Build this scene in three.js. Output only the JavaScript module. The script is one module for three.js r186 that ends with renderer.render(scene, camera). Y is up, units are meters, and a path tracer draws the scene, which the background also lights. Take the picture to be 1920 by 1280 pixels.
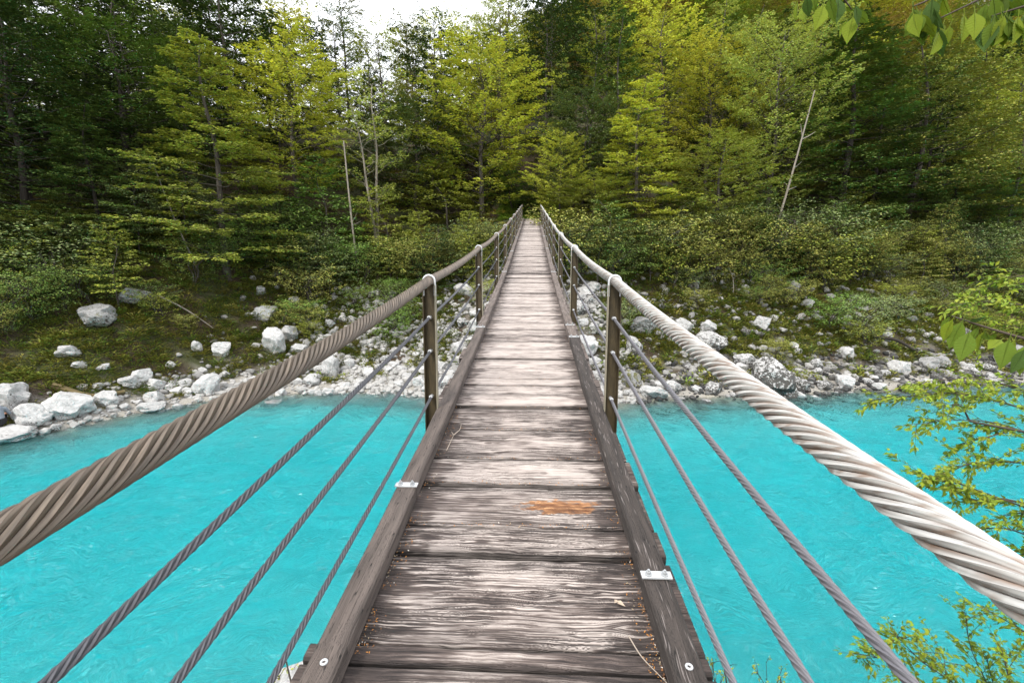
import * as THREE from 'three';
import { mergeGeometries, mergeVertices, toCreasedNormals } from 'three/addons/utils/BufferGeometryUtils.js';
import { MarchingCubes } from 'three/addons/objects/MarchingCubes.js';
import { createNoise2D, createNoise3D } from 'simplex-noise';

// ------------------------------------------------------------------ camera, sky, sun, exposure
const scene = new THREE.Scene();
const renderer = new THREE.WebGLRenderer({ antialias: true });
renderer.toneMapping = THREE.LinearToneMapping;
renderer.toneMappingExposure = 2.25;
renderer.shadowMap.enabled = true;

const PITCH = 10.5 * Math.PI / 180, YAW = 2.5 * Math.PI / 180, FOCAL = 853 / 1280;   // focal length in picture heights
const EYE = new THREE.Vector3(0.075, 6.0, 0);
const camera = new THREE.PerspectiveCamera(2 * Math.atan(0.5 / FOCAL) * 180 / Math.PI, 1024 / 682, 0.05, 1200);
camera.position.copy(EYE);
camera.rotation.set(-PITCH, YAW, 0, 'YXZ');
camera.updateMatrixWorld(true);

function makeSky() {                                   // an even, bright overcast
  const w = 512, h = 256, data = new Float32Array(w * h * 4), n3 = createNoise3D(mulberry(5));
  for (let j = 0; j < h; j++) for (let i = 0; i < w; i++) {
    const el = ((j + 0.5) / h - 0.5) * Math.PI, az = (i + 0.5) / w * Math.PI * 2;
    const x = Math.cos(el) * Math.cos(az), y = Math.sin(el), z = Math.cos(el) * Math.sin(az);
    const s = Math.max(0, y), k = 1 / (0.25 + s);
    const c = 0.6 * n3(x * k * 0.7, z * k * 0.7, 1.3) + 0.4 * n3(x * k * 1.9, z * k * 1.9, 4.1);
    const L = (0.78 + 0.43 * s) * (1 + 0.09 * c) * (y < 0 ? 0.55 : 1);
    const o = (j * w + i) * 4;
    data[o] = L * 0.97; data[o + 1] = L * 1.0; data[o + 2] = L * 1.05; data[o + 3] = 1;
  }
  const t = new THREE.DataTexture(data, w, h, THREE.RGBAFormat, THREE.FloatType);
  t.mapping = THREE.EquirectangularReflectionMapping; t.magFilter = THREE.LinearFilter; t.needsUpdate = true;
  return t;
}
function mulberry(a) { return () => { a |= 0; a = a + 0x6D2B79F5 | 0; let t = Math.imul(a ^ a >>> 15, 1 | a); t = t + Math.imul(t ^ t >>> 7, 61 | t) ^ t; return ((t ^ t >>> 14) >>> 0) / 4294967296; }; }
const sky = makeSky();
scene.background = sky; scene.environment = sky;

const sun = new THREE.DirectionalLight(new THREE.Color(1.0, 0.95, 0.86), 1.5);
sun.position.set(-22, 60, 26); sun.target.position.set(0, 0, -20);
sun.castShadow = true; sun.shadow.radius = 24; sun.shadow.mapSize.set(2048, 2048);
Object.assign(sun.shadow.camera, { left: -60, right: 60, top: 60, bottom: -60, near: 1, far: 220 });
scene.add(sun, sun.target);

// ------------------------------------------------------------------ helpers
const R = mulberry(20240611), rr = (a, b) => a + (b - a) * R(), pick = a => a[Math.floor(R() * a.length)];
const N2 = createNoise2D(mulberry(11)), N3 = createNoise3D(mulberry(12));
const clamp = (x, a, b) => Math.min(b, Math.max(a, x)), sst = (a, b, x) => { const t = clamp((x - a) / (b - a), 0, 1); return t * t * (3 - 2 * t); };
const lerp = (a, b, t) => a + (b - a) * t, V = (x, y, z) => new THREE.Vector3(x, y, z);
const taken = {};
function numbered(name) { const n = taken[name] = (taken[name] ?? -1) + 1; return n ? `${name}_${String(n).padStart(3, '0')}` : name; }
function tag(o, label, category, group, kind) { o.userData = { label, category }; if (group) o.userData.group = group; if (kind) o.userData.kind = kind; return o; }
function mesh(name, geo, mat, parent) {
  const m = new THREE.Mesh(geo, mat); m.name = parent && parent !== scene ? name : numbered(name);
  m.castShadow = m.receiveShadow = true; (parent || scene).add(m); return m;
}
function base(name, pos, turn = 0) { const g = new THREE.Group(); g.name = numbered(name); g.position.copy(pos); g.rotation.y = turn; scene.add(g); return g; }
function structure(o) { o.userData.kind = 'structure'; return o; }
const lin = (r, g, b) => new THREE.Color().setRGB(r, g, b);
const std = (c, rough = 0.85, extra = {}) => new THREE.MeshStandardMaterial({ color: c, roughness: rough, metalness: 0, ...extra });
function dataTex(w, h, fn, srgb = false, repeat = true) {    // fn(u, v) -> [r,g,b] linear 0..1
  const d = new Uint8Array(w * h * 4), enc = x => 255 * (srgb ? (x <= 0.0031308 ? 12.92 * x : 1.055 * Math.pow(x, 1 / 2.4) - 0.055) : x);
  for (let j = 0; j < h; j++) for (let i = 0; i < w; i++) {
    const c = fn((i + 0.5) / w, (j + 0.5) / h), o = (j * w + i) * 4;
    d[o] = clamp(enc(c[0]), 0, 255); d[o + 1] = clamp(enc(c[1]), 0, 255); d[o + 2] = clamp(enc(c[2]), 0, 255); d[o + 3] = 255;
  }
  const t = new THREE.DataTexture(d, w, h); t.magFilter = THREE.LinearFilter; t.minFilter = THREE.LinearMipmapLinearFilter; t.generateMipmaps = true;
  if (repeat) t.wrapS = t.wrapT = THREE.RepeatWrapping; if (srgb) t.colorSpace = THREE.SRGBColorSpace; t.needsUpdate = true; return t;
}
const mix3 = (a, b, t) => [lerp(a[0], b[0], t), lerp(a[1], b[1], t), lerp(a[2], b[2], t)];
class Buf {                                                // an indexed triangle collector with colours and uv
  constructor() { this.p = []; this.c = []; this.u = []; this.i = []; }
  vert(x, y, z, c, u = 0, v = 0) { this.p.push(x, y, z); if (c) this.c.push(c[0], c[1], c[2]); this.u.push(u, v); return this.p.length / 3 - 1; }
  tri(a, b, c) { this.i.push(a, b, c); }
  quad(a, b, c, d) { this.i.push(a, b, c, a, c, d); }
  geo(normals = true) {
    const g = new THREE.BufferGeometry();
    g.setAttribute('position', new THREE.Float32BufferAttribute(this.p, 3)); g.setAttribute('uv', new THREE.Float32BufferAttribute(this.u, 2));
    if (this.c.length) g.setAttribute('color', new THREE.Float32BufferAttribute(this.c, 3));
    g.setIndex(this.i); if (normals) g.computeVertexNormals(); return g;
  }
}
function tube(b, pts, radii, sides, col, vScale = 1) {        // a tapered tube along points into Buf b
  let t0 = V(0, 1, 0), n = V(1, 0, 0), len = 0, prev = -1;
  for (let k = 0; k < pts.length; k++) {
    const t = pts[Math.min(k + 1, pts.length - 1)].clone().sub(pts[Math.max(k - 1, 0)]).normalize();
    n.addScaledVector(t, -n.dot(t)); if (n.lengthSq() < 1e-6) n.set(t.y, -t.x, 0.01); n.normalize();
    const m = t.clone().cross(n); if (k) len += pts[k].distanceTo(pts[k - 1]);
    const start = b.p.length / 3;
    for (let s = 0; s <= sides; s++) {
      const a = s / sides * Math.PI * 2, r = radii[k];
      const x = pts[k].x + (n.x * Math.cos(a) + m.x * Math.sin(a)) * r, y = pts[k].y + (n.y * Math.cos(a) + m.y * Math.sin(a)) * r, z = pts[k].z + (n.z * Math.cos(a) + m.z * Math.sin(a)) * r;
      b.vert(x, y, z, col, s / sides, len * vScale);
    }
    if (prev >= 0) for (let s = 0; s < sides; s++) b.quad(prev + s, prev + s + 1, start + s + 1, start + s);
    prev = start;
  }
}

// ------------------------------------------------------------------ the lie of the land (f = metres forward over the river, world z = -f)
const shorePts = [[-90, -4], [-40, 4], [-22, 10.5], [-17.4, 12.6], [-16.2, 15.2], [-14.5, 17.0], [-12.6, 18.5], [-9, 19.4], [-6, 19.5], [-3.3, 18.9], [0, 18.2], [3.5, 18.0], [5.9, 19.0], [7.8, 19.4], [11.3, 19.7], [15, 20.8], [17, 20.8], [20, 21.6], [24, 22.7], [40, 27], [100, 40]];
function shore(x) {
  for (let k = 1; k < shorePts.length; k++) if (x < shorePts[k][0] || k === shorePts.length - 1) { const [a, za] = shorePts[k - 1], [b, zb] = shorePts[k]; return lerp(za, zb, (x - a) / (b - a)); }
}
const smoothShore = x => (shore(x - 1.2) + 2 * shore(x) + shore(x + 1.2)) / 4;
const nearShore = x => 3.5 - 0.05 * x + 0.5 * N2(x * 0.25, 3.3) + (x > 3 ? (x - 3) * 0.08 : 0) - (x < -4 ? (-4 - x) * 0.35 : 0);
function hgt(x, f) {
  const s = f - smoothShore(x), ns = nearShore(x) - f;
  const bump = 0.16 * N2(x * 0.5, f * 0.5) + 0.07 * N2(x * 1.4 + 9, f * 1.4) + 0.03 * N2(x * 4, f * 4 + 3);
  if (ns > 0) return 0.05 + 1.7 * Math.min(ns, 2.3) + 0.12 * Math.max(0, ns - 2.1) + bump;
  if (s < 0) {
    const d = Math.min(-s, -ns * 0.9);
    return -1.75 * (1 - Math.exp(-d / 1.7)) + bump * 0.35 * sst(0, 1.5, d);
  }
  const right = sst(-0.32, 0.24, x / Math.max(20, f));
  const bank = 0.26 * Math.min(s, 2.4) + lerp(0.6, 0.66, right) * clamp(s - 2.4, 0, 11.5);
  const far = Math.max(0, s - 13.9);
  const hillR = 0.63 * Math.min(far, 130) - 0.1 * Math.max(0, far - 110), hillL = 0.52 * Math.min(far, 22) - 0.06 * clamp(far - 22, 0, 60);
  let h = bank + lerp(hillL, hillR, right) + bump * (0.5 + Math.min(1.2, s * 0.12)) + 0.9 * N2(x * 0.07, f * 0.07) * sst(6, 22, s) * 1.6;
  const road = sst(2.6, 1.1, Math.abs(x)) * sst(31.5, 33.0, f) * sst(46, 38, f);             // the landing and the path behind it
  const pathH = deckY(33) - 0.1 + Math.max(0, f - 34) * 0.16;
  h = lerp(h, pathH + bump * 0.15, road);
  const under = sst(3.2, 1.4, Math.abs(x)) * sst(33, 30, f); h = lerp(h, Math.min(h, deckY(f) - 0.75), under);
  return h;
}
function deckY(z) {                                              // height of the planks: a shallow hanging curve that climbs to the far landing
  const q = t => -1.147 + 0.0982 * (t - 3.07) + 0.00244 * (t - 3.07) * (t - 9.15);
  return 6 + (z < 12.13 ? q(z) : q(12.13) + 0.1345 * (z - 12.13));
}
const ground = (x, f) => V(x, hgt(x, f), -f);
function spot(px, py, maxF = 90) {                                // where a line of sight meets the land
  const d = V((px - 960) / 853, (640 - py) / 853, -1).applyQuaternion(camera.quaternion);
  for (let t = 4; t < 140; t += 0.08) { const x = EYE.x + d.x * t, y = EYE.y + d.y * t, f = -(EYE.z + d.z * t); if (y < Math.max(hgt(x, f), -0.05) || f > maxF) return V(x, hgt(x, f), -f); }
  return null;
}
const pxm = p => 853 / p.clone().sub(EYE).dot(V(0, 0, -1).applyQuaternion(camera.quaternion));   // pixels of the photograph to a metre there

// terrain sheet
{
  const b = new Buf(), xs = [], fs = [];
  for (let k = 0; k <= 230; k++) { const t = k / 115 - 1; xs.push(Math.sign(t) * (22 * Math.abs(t) + 78 * Math.abs(t) ** 3)); }
  for (let f = -30; f < -2; f += 2) fs.push(f); for (let f = -2; f < 10; f += 0.3) fs.push(f); for (let f = 10; f < 36; f += 0.22) fs.push(f); for (let f = 36; f < 190; f += 1.6) fs.push(f); 
  for (const f of fs) for (const x of xs) {
    const s = f - smoothShore(x), wet = s < 0.1 && nearShore(x) < f;
    const y = hgt(x, f);
    const n = N2(x * 0.9, f * 0.9) + 0.5 * N2(x * 3.1, f * 3.1);
    const gravel = clamp(sst(3.2, 1.2, s + 1.1 * n) + 0.8 * sst(2.0, 0.4, Math.abs(x + 0.3) - 1.6 + 0.9 * n) * sst(12, 8, s), 0, 1) * (s > -30 && nearShore(x) < f ? 1 : 0.4);
    const moss = sst(-0.5, 0.6, N2(x * 0.35 + 40, f * 0.35) + 0.5 * N2(x * 1.7, f * 1.7 + 20));
    let c = mix3([0.055, 0.036, 0.02], [0.05, 0.058, 0.016], moss);
    c = mix3(c, [0.36, 0.34, 0.31], gravel);
    if (wet) { const wx = x + 2.2 * N2(x * 0.11 + 3, f * 0.15), wf = f + 1.2 * N2(x * 0.17, f * 0.2 + 8), plume = 0.4 * N2(wx * 0.22, wf * 0.6) + 0.4 * N2(wx * 0.5 + 5, wf * 1.5) + 0.35 * (0.5 - Math.abs(N2(wx * 0.8 + 2, wf * 2.2))); const k = 0.77 + 0.2 * plume; c = mix3([0.34, 0.32, 0.27], [k * 0.98, k, k * 0.98], sst(0.1, 0.9, -y)); }   // pale silt drifts
    b.vert(x, y, -f, c, x, f);
  }
  const w = xs.length;
  for (let j = 0; j + 1 < fs.length; j++) for (let i = 0; i + 1 < w; i++) b.quad(j * w + i, j * w + i + 1, (j + 1) * w + i + 1, (j + 1) * w + i);
  const grain = dataTex(512, 512, (u, v) => { const a = u * 6.2832, c = v * 6.2832; const q = k => N3(Math.cos(a) * k + 5, Math.sin(a) * k, Math.cos(c) * k) * 0.5 + N3(Math.sin(c) * k + 9, Math.cos(a) * k, Math.sin(a) * k + Math.cos(c) * k) * 0.5; const s = 0.82 + 0.2 * q(3) + 0.2 * q(9) + 0.2 * q(26); return [s, s * 0.98, s * 0.95]; });
  grain.repeat.set(0.7, 0.7);
  structure(mesh('ground', b.geo(), std(lin(1, 1, 1), 0.95, { vertexColors: true, map: grain, bumpMap: grain, bumpScale: 0.03 })));
}

// river
{
  const b = new Buf(), x0 = -48, x1 = 60, nx = 540, f0 = -14, f1 = 36, nf = 330;
  const wave = (x, f) => {
    const wx = x + 1.4 * N2(x * 0.13, f * 0.16), wf = f + 0.8 * N2(x * 0.2 + 7, f * 0.22);
    return 0.06 * N2(wx * 0.33, wf * 0.75) + 0.036 * N2(wx * 0.8, wf * 1.7 + 4) + 0.026 * (1 - 2 * Math.abs(N2(wx * 1.2 + 9, wf * 2.4)));
  };
  for (let j = 0; j <= nf; j++) for (let i = 0; i <= nx; i++) { const x = lerp(x0, x1, i / nx), f = lerp(f0, f1, j / nf); b.vert(x, wave(x, f), -f, null, x / 6, f / 6); }
  const w = nx + 1;
  for (let j = 0; j < nf; j++) for (let i = 0; i < nx; i++) b.quad(j * w + i, j * w + i + 1, (j + 1) * w + i + 1, (j + 1) * w + i);
  const per = (u, v, k, l, o) => { const a = u * 6.2832, c = v * 6.2832; return N3(Math.cos(a) * k + o, Math.sin(a) * k + Math.cos(c) * l, Math.sin(c) * l - o); };
  const ripple = dataTex(1024, 1024, (u, v) => { const uw = u + 0.03 * per(u, v, 1.2, 1.6, 3), vw = v + 0.03 * per(u, v, 1.5, 1.5, 8); const s = 0.5 + 0.2 * per(uw, vw, 1.8, 4.5, 1) + 0.16 * (1 - 2 * Math.abs(per(uw, vw, 3.2, 8, 2))) + 0.09 * (1 - 2 * Math.abs(per(uw, vw, 7, 17, 5))); return [s, s, s]; });
  const water = new THREE.MeshPhysicalMaterial({ color: lin(1, 1, 1), roughness: 0.16, metalness: 0, transmission: 1, thickness: 1.5, ior: 1.33, attenuationColor: lin(0.53, 0.955, 0.98), attenuationDistance: 1, bumpMap: ripple, bumpScale: 0.32 });
  structure(mesh('river_water', b.geo(), water));
}
// ------------------------------------------------------------------ the bridge
const WOOD = { dark: [0.022, 0.016, 0.015], mid: [0.105, 0.081, 0.072], light: [0.43, 0.38, 0.35] };
function woodTex(seed, deep, wear, extra) {                      // 1.4 m along the grain, 0.6 m across: sawn planks gone silver, cracked, dirty under the kerbs
  const n = createNoise2D(mulberry(seed)), W = 1024, H = 512, knots = extra.knots || [], hgtMap = new Float32Array(W * H);
  let px = 0;
  const col = dataTex(W, H, (u, v) => {
    const X = u * 1.4, Y = v * 0.6; let wy = 0, kn = 0;
    for (const [kx, ky, kr] of knots) { const dx = X - kx, dy = Y - ky, e = Math.exp(-(dx * dx / (kr * kr * 7) + dy * dy / (kr * kr * 1.6))); wy += dy >= 0 ? kr * 0.9 * e : -kr * 0.9 * e; kn = Math.max(kn, sst(1.0, 0.55, Math.sqrt(dx * dx / 3 + dy * dy) / kr)); }
    const y = Y - wy + 0.010 * n(X * 1.2, Y * 3) + 0.0028 * n(X * 5.5, Y * 12 + 3) + 0.0012 * n(X * 14, Y * 30);
    const a = 0.5 + 0.5 * n(X * 1.6, y * 62), b = 0.5 + 0.5 * n(X * 4.2 + 5, y * 150), c = 0.5 + 0.5 * n(X * 16, y * 340 + 7);
    const ridge = 1 - Math.abs(n(X * 0.9 + 11, y * 40)), ridge2 = 1 - Math.abs(n(X * 2.1 + 31, y * 100));
    const where = sst(-0.55, 0.45, n(X * 1.3 + 3, Y * 5 + 9) + 0.35 * n(X * 4, Y * 9));
    let crack = Math.max(sst(0.9 - 0.12 * deep, 0.96, ridge) * (0.35 + 0.65 * where) * (0.35 + 0.65 * deep), sst(0.84, 0.96, ridge2) * (0.3 + 0.7 * where) * (0.3 + 0.6 * deep));
    const blotch = 0.5 + 0.35 * n(X * 1.7 + 60, Y * 4) + 0.2 * n(X * 6, Y * 14 + 40);
    let light = wear * (0.16 + 0.5 * a + 0.3 * b + 0.2 * c) + 0.42 * (blotch - 0.5);
    const edge = Math.abs(X - 0.7), dirt = sst(0.3, 0.7, sst(0.24, 0.56, edge + 0.07 * n(X * 3.3, Y * 9 + 80) + 0.05 * n(X * 7, y * 120)) * (0.45 + 0.75 * (1 - a) + 0.3 * (1 - b) + 0.3 * n(X * 9, Y * 40)));
    light = 0.46 + (light - 0.46) * 1.55; light *= 1 - 0.6 * dirt;
    light = light * (1 - 0.9 * crack) * (1 - 0.45 * kn * (0.5 + 0.5 * c));
    let rgb = light < 0.4 ? mix3(WOOD.dark, WOOD.mid, clamp(light / 0.4, 0, 1)) : mix3(WOOD.mid, WOOD.light, clamp((light - 0.4) / 0.5, 0, 1));
    let hh = 0.55 + 0.25 * a * deep + 0.15 * b * deep + 0.08 * c - 0.6 * crack - 0.2 * kn;
    if (extra.rot) {                                             // a patch where the grey skin is rotted away and bare orange wood shows
      const [rx, ry, ra, rb] = extra.rot, q = Math.hypot((X - rx) / ra, (Y - ry) / rb) + 0.32 * n(X * 9, Y * 26) + 0.2 * n(X * 30, Y * 80);
      const k = sst(1.0, 0.72, q); rgb = mix3(rgb, mix3([0.13, 0.045, 0.015], [0.52, 0.27, 0.12], clamp((0.15 + 0.6 * a + 0.5 * (c - 0.4) + 0.4 * n(X * 11, Y * 30 + 5)) * (1 - 0.8 * crack), 0, 1)), k * 0.95); hh -= 0.3 * k;
    }
    hgtMap[px++] = clamp(hh, 0, 1);
    return rgb;
  }, true);
  let k = 0; const bump = dataTex(W, H, () => { const s = hgtMap[k++]; return [s, s, s]; });
  return std(lin(1, 1, 1), 0.86, { map: col, bumpMap: bump, bumpScale: 0.012, vertexColors: true });
}
const plankMats = [
  woodTex(101, 1.0, 0.88, { knots: [[0.80, 0.27, 0.026], [1.16, 0.13, 0.03]] }),
  woodTex(102, 0.85, 0.92, { knots: [[0.5, 0.4, 0.018]] }),
  woodTex(103, 0.4, 1.22, { knots: [[0.85, 0.2, 0.016]] }),
  woodTex(104, 0.6, 1.16, {}),
  woodTex(105, 0.25, 1.3, {}),
];
const smoothGrey = woodTex(106, 0.15, 0.66, {});
const rottenMat = woodTex(107, 0.95, 0.9, { rot: [0.93, 0.215, 0.2, 0.062] });

const bridge = base('suspension_footbridge', V(0, 0, 0));
tag(bridge, 'narrow cable suspension footbridge with weathered plank deck over the turquoise river', 'bridge');
const Zb = z => V(0, deckY(z), -z), along = z => V(0, deckY(z + 0.05) - deckY(z - 0.05), -0.1).normalize();

function plank(z0, z1, mat, xl, xr, drop, vOff, name = 'plank') {
  const b = new Buf(), n = 22, th = 0.075, zc = (z0 + z1) / 2, o = Zb(zc), t = along(zc), up = V(0, -t.z, t.y), half = (z1 - z0) / 2 / -t.z, sd = R() * 99;
  const e = (x, k) => 0.0032 * N2(x * 4 + sd, k * 7) + 0.0018 * N2(x * 17 + sd, k * 9 + 2);
  const P = (x, s, hgt) => o.clone().addScaledVector(t, s).addScaledVector(up, hgt - drop).setX(x);
  const rows = [];
  for (let i = 0; i <= n; i++) {
    const jl = i === 0 ? 0 : 0, x = lerp(xl, xr, i / n) + jl, u = (x + 0.7) / 1.4, s0 = -half + e(x, 1), s1 = half + e(x, 2), w = 0.002 * N2(x * 2.2 + sd, 5), bev = 0.007;
    const vv = s => vOff + (s + half) / 0.6, list = [[s0, -th], [s0, w - bev], [s0 + bev, w], [s0 + half * 0.5, w + 0.0015], [(s0 + s1) / 2, w + 0.002 * N2(x * 1.3 + sd, 8)], [s1 - half * 0.5, w + 0.0015], [s1 - bev, w], [s1, w - bev], [s1, -th]];
    rows.push(list.map(([s, h], k) => { const q = P(x, s, h), g = (k < 2 || k > 6 ? 0.34 : k === 2 || k === 6 ? 0.7 : 1) + 0.14 * N2(x * 23 + sd, k * 5 + 1); return b.vert(q.x, q.y, q.z, [g, g * 0.97, g * 0.95], u, vv(s) + (h < -0.01 ? h / 0.6 : 0)); }));   // edges and bevels darkened: gap shade painted in, over dirty sawn wood
  }
  for (let i = 0; i < n; i++) for (let k = 0; k < 8; k++) b.quad(rows[i][k], rows[i + 1][k], rows[i + 1][k + 1], rows[i][k + 1]);
  for (let i = 0; i < n; i++) b.quad(rows[i][8], rows[i + 1][8], rows[i + 1][0], rows[i][0]);
  for (const r of [rows[0], rows[n]]) { const c = r.map(k => b.vert(b.p[3 * k], b.p[3 * k + 1], b.p[3 * k + 2], [0.6, 0.58, 0.56], b.u[2 * k], b.u[2 * k + 1])); for (let k = 1; k < 8; k++) r === rows[0] ? b.tri(c[0], c[k], c[k + 1]) : b.tri(c[0], c[k + 1], c[k]); }
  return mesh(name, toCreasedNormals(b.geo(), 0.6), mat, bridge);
}
// seams measured along the deck; [near edge, material, left end, right end, drop, offset into the grain]
const near = [[-0.9, 3, -0.66, 0.66, 0, 0.1], [-0.62, 2, -0.66, 0.66, 0, 0.3], [-0.36, 0, -0.65, 0.66, 0, 0.1], [0.0, 2, -0.66, 0.66, 0, 0.2], [0.28, 3, -0.66, 0.66, 0, 0.2], [0.6, 1, -0.65, 0.66, 0, 0.2], [0.92, 'g', -0.665, 0.655, 0.0, 0.1], [1.24, 'g', -0.665, 0.655, 0, 0.55],
  [1.315, 0, -0.615, 0.66, 0.012, 0.06], [1.76, 1, -0.60, 0.655, 0.0, 0.05], [1.935, 'r', -0.605, 0.65, 0.008, 0.08], [2.285, 2, -0.635, 0.655, -0.004, 0.15], [2.555, 1, -0.62, 0.645, -0.001, 0.35], [3.315, 4, -0.665, 0.665, -0.016, 0.1], [3.535, 3, -0.66, 0.66, -0.012, 0.4], [3.76, 4, -0.65, 0.665, -0.012, 0.6], [3.93, 2, -0.60, 0.645, -0.01, 0.05],
  [4.49, 4, -0.66, 0.655, -0.02, 0.3], [4.83, 2, -0.635, 0.66, -0.01, 0.55], [5.14, 1, -0.60, 0.65, -0.008, 0.5], [5.42, 3, -0.615, 0.65, -0.008, 0.1], [5.70, 4, -0.64, 0.66, -0.012, 0.4], [6.04, 2, -0.66, 0.65, -0.008, 0.2], [6.48, 4, -0.63, 0.66, -0.012, 0.1], [6.76, 3, -0.64, 0.65, -0.008, 0.6], [7.06, 4, -0.66, 0.66, -0.012, 0.5], [7.32, 2, -0.62, 0.64, -0.01, 0.3]];
// the long run 2.555 - 3.315 is two planks that meet almost without a gap
near.splice(13, 0, [2.93, 0, -0.60, 0.63, 0.002, 0.45]);
let zEnd = 7.6;
for (let k = 0; k < near.length; k++) {
  const [z0, m, xl, xr, d, o] = near[k], z1 = (k + 1 < near.length ? near[k + 1][0] : zEnd), gap = z0 === 2.555 ? 0.003 : [1.76, 2.285, 3.315, 4.49].includes(z1) ? 0.024 : z1 > 2 && R() < 0.4 ? 0.018 : 0.011;
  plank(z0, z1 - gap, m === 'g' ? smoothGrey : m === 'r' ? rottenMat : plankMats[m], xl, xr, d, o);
}
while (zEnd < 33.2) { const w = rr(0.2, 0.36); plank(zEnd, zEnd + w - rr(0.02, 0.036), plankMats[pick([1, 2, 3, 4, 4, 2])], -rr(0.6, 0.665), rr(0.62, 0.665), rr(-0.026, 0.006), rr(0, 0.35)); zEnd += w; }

// kerb beams, clamped down by galvanised plates
function kerbTex(seed, tone, fleck) {
  const n = createNoise2D(mulberry(seed));
  const hm = []; const f = (u, v) => { const X = u * 0.24 + 0.004 * n(u * 3, v * 9), a = 0.5 + 0.5 * n(X * 260, v * 5), b = 0.5 + 0.5 * n(X * 560, v * 14), c = 1 - Math.abs(n(X * 90 + 4, v * 2.2)); const k = sst(0.93, 0.99, c), q = sst(0.45, 0.8, n(X * 120 + 9, v * 11) * 0.6 + n(X * 30, v * 4) * 0.5) * fleck; const l = tone * (0.55 + 0.5 * a + 0.3 * b + 0.3 * n(u * 4, v * 3)) * (1 - 0.8 * k); hm.push(clamp(0.5 + 0.3 * a + 0.15 * b - 0.6 * k, 0, 1)); return mix3([0.085 * l, 0.067 * l, 0.058 * l], [0.30, 0.26, 0.245], q); };
  const map = dataTex(256, 1024, f, true); let k = 0; const bump = dataTex(256, 1024, () => { const s = hm[k++]; return [s, s, s]; });
  return std(lin(1, 1, 1), 0.88, { map, bumpMap: bump, bumpScale: 0.004 });
}
const kerbBrown = kerbTex(201, 1.15, 0.05), kerbDark = kerbTex(202, 0.5, 0.5), kerbPale = kerbTex(203, 1.5, 0.9);
const galv = std(lin(0.56, 0.57, 0.58), 0.5, { metalness: 0.35 }), galvDull = std(lin(0.40, 0.41, 0.42), 0.55, { metalness: 0.4 });
function kerb(side, z0, z1, mat, w = 0.1, lift = 0) {
  const b = new Buf(), n = Math.ceil((z1 - z0) / 0.12), rows = [], xin = side * 0.5, sd = R() * 50, hgt = 0.072;
  for (let i = 0; i <= n; i++) {
    const z = lerp(z0, z1, i / n), o = Zb(z), j = 0.004 * N2(z * 1.1 + sd, 1), l = lift + 0.004 + 0.003 * N2(z * 0.9 + sd, 4), r = 0.008;
    const sec = [[0, 0.0], [0, hgt - r], [r, hgt], [w - r, hgt], [w, hgt - r], [w, 0]];
    rows.push(sec.map(([a, h], k) => b.vert(xin + side * (a + j), o.y + l + 0.015 + h, o.z, null, [0, 0.28, 0.33, 0.7, 0.75, 1][k], z / 1.5 + sd)));
  }
  for (let i = 0; i < n; i++) for (let k = 0; k < 6; k++) { const k2 = (k + 1) % 6; side < 0 ? b.quad(rows[i][k], rows[i + 1][k], rows[i + 1][k2], rows[i][k2]) : b.quad(rows[i][k], rows[i][k2], rows[i + 1][k2], rows[i + 1][k]); }
  for (const r of [rows[0], rows[n]]) for (let k = 1; k < 5; k++) b.tri(r[0], r[k], r[k + 1]);
  return mesh('kerb_beam', toCreasedNormals(b.geo(), 0.5), mat, bridge);
}
function bolt(parent, p, up, r = 0.011) {
  const g = new THREE.CylinderGeometry(r, r, 0.012, 6), w = new THREE.CylinderGeometry(r * 1.5, r * 1.5, 0.003, 14), s = new THREE.CylinderGeometry(r * 0.5, r * 0.5, 0.016, 10); g.translate(0, 0.009, 0); w.translate(0, 0.0035, 0); s.translate(0, 0.014, 0);
  const m = mesh('bolt', mergeGeometries([g, w, s]), galvDull, parent); m.quaternion.setFromUnitVectors(V(0, 1, 0), up); m.position.copy(p); return m;
}
function clampPlate(side, z, len = 0.035) {
  const o = Zb(z), t = along(z), up = V(0, -t.z, t.y), g = new THREE.BoxGeometry(0.112, 0.006, len);
  const p = mesh('clamp_plate', g, galv, bridge); p.quaternion.setFromUnitVectors(V(0, 1, 0), up); p.position.set(side * 0.55, o.y + 0.0965, o.z);
  for (const dx of [-0.03, 0.03]) { const bl = bolt(p, V(dx, 0.002, 0), V(0, 1, 0), 0.009); bl.rotation.y = dx * 30; }
}
const jointsL = [-1.2, 2.1, 5.47, 10.3, 14.2, 18.6, 23, 28, 33], jointsR = [-1.6, 1.54, 5.05, 10.3, 14.9, 19.2, 23.5, 28.4, 33];
for (const [side, js] of [[-1, jointsL], [1, jointsR]]) for (let k = 0; k + 1 < js.length; k++) {
  kerb(side, js[k] + 0.004, js[k + 1] - 0.004, side < 0 ? (k < 2 ? kerbBrown : kerbPale) : (k < 2 ? kerbDark : kerbPale), 0.1 + rr(-0.004, 0.004), k % 3 === 2 ? 0.004 : 0);
  if (k) clampPlate(side, js[k]);
}
clampPlate(1, 5.6, 0.03);
for (const [x, z] of [[-0.545, 1.15], [0.553, 1.18]]) {           // countersunk screws on bright washers
  const o = Zb(z), g = new THREE.TorusGeometry(0.0085, 0.0038, 8, 20).rotateX(Math.PI / 2);
  const m = mesh('screw', g, galv, bridge); m.position.set(x, o.y + 0.0945, o.z);
}

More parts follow.
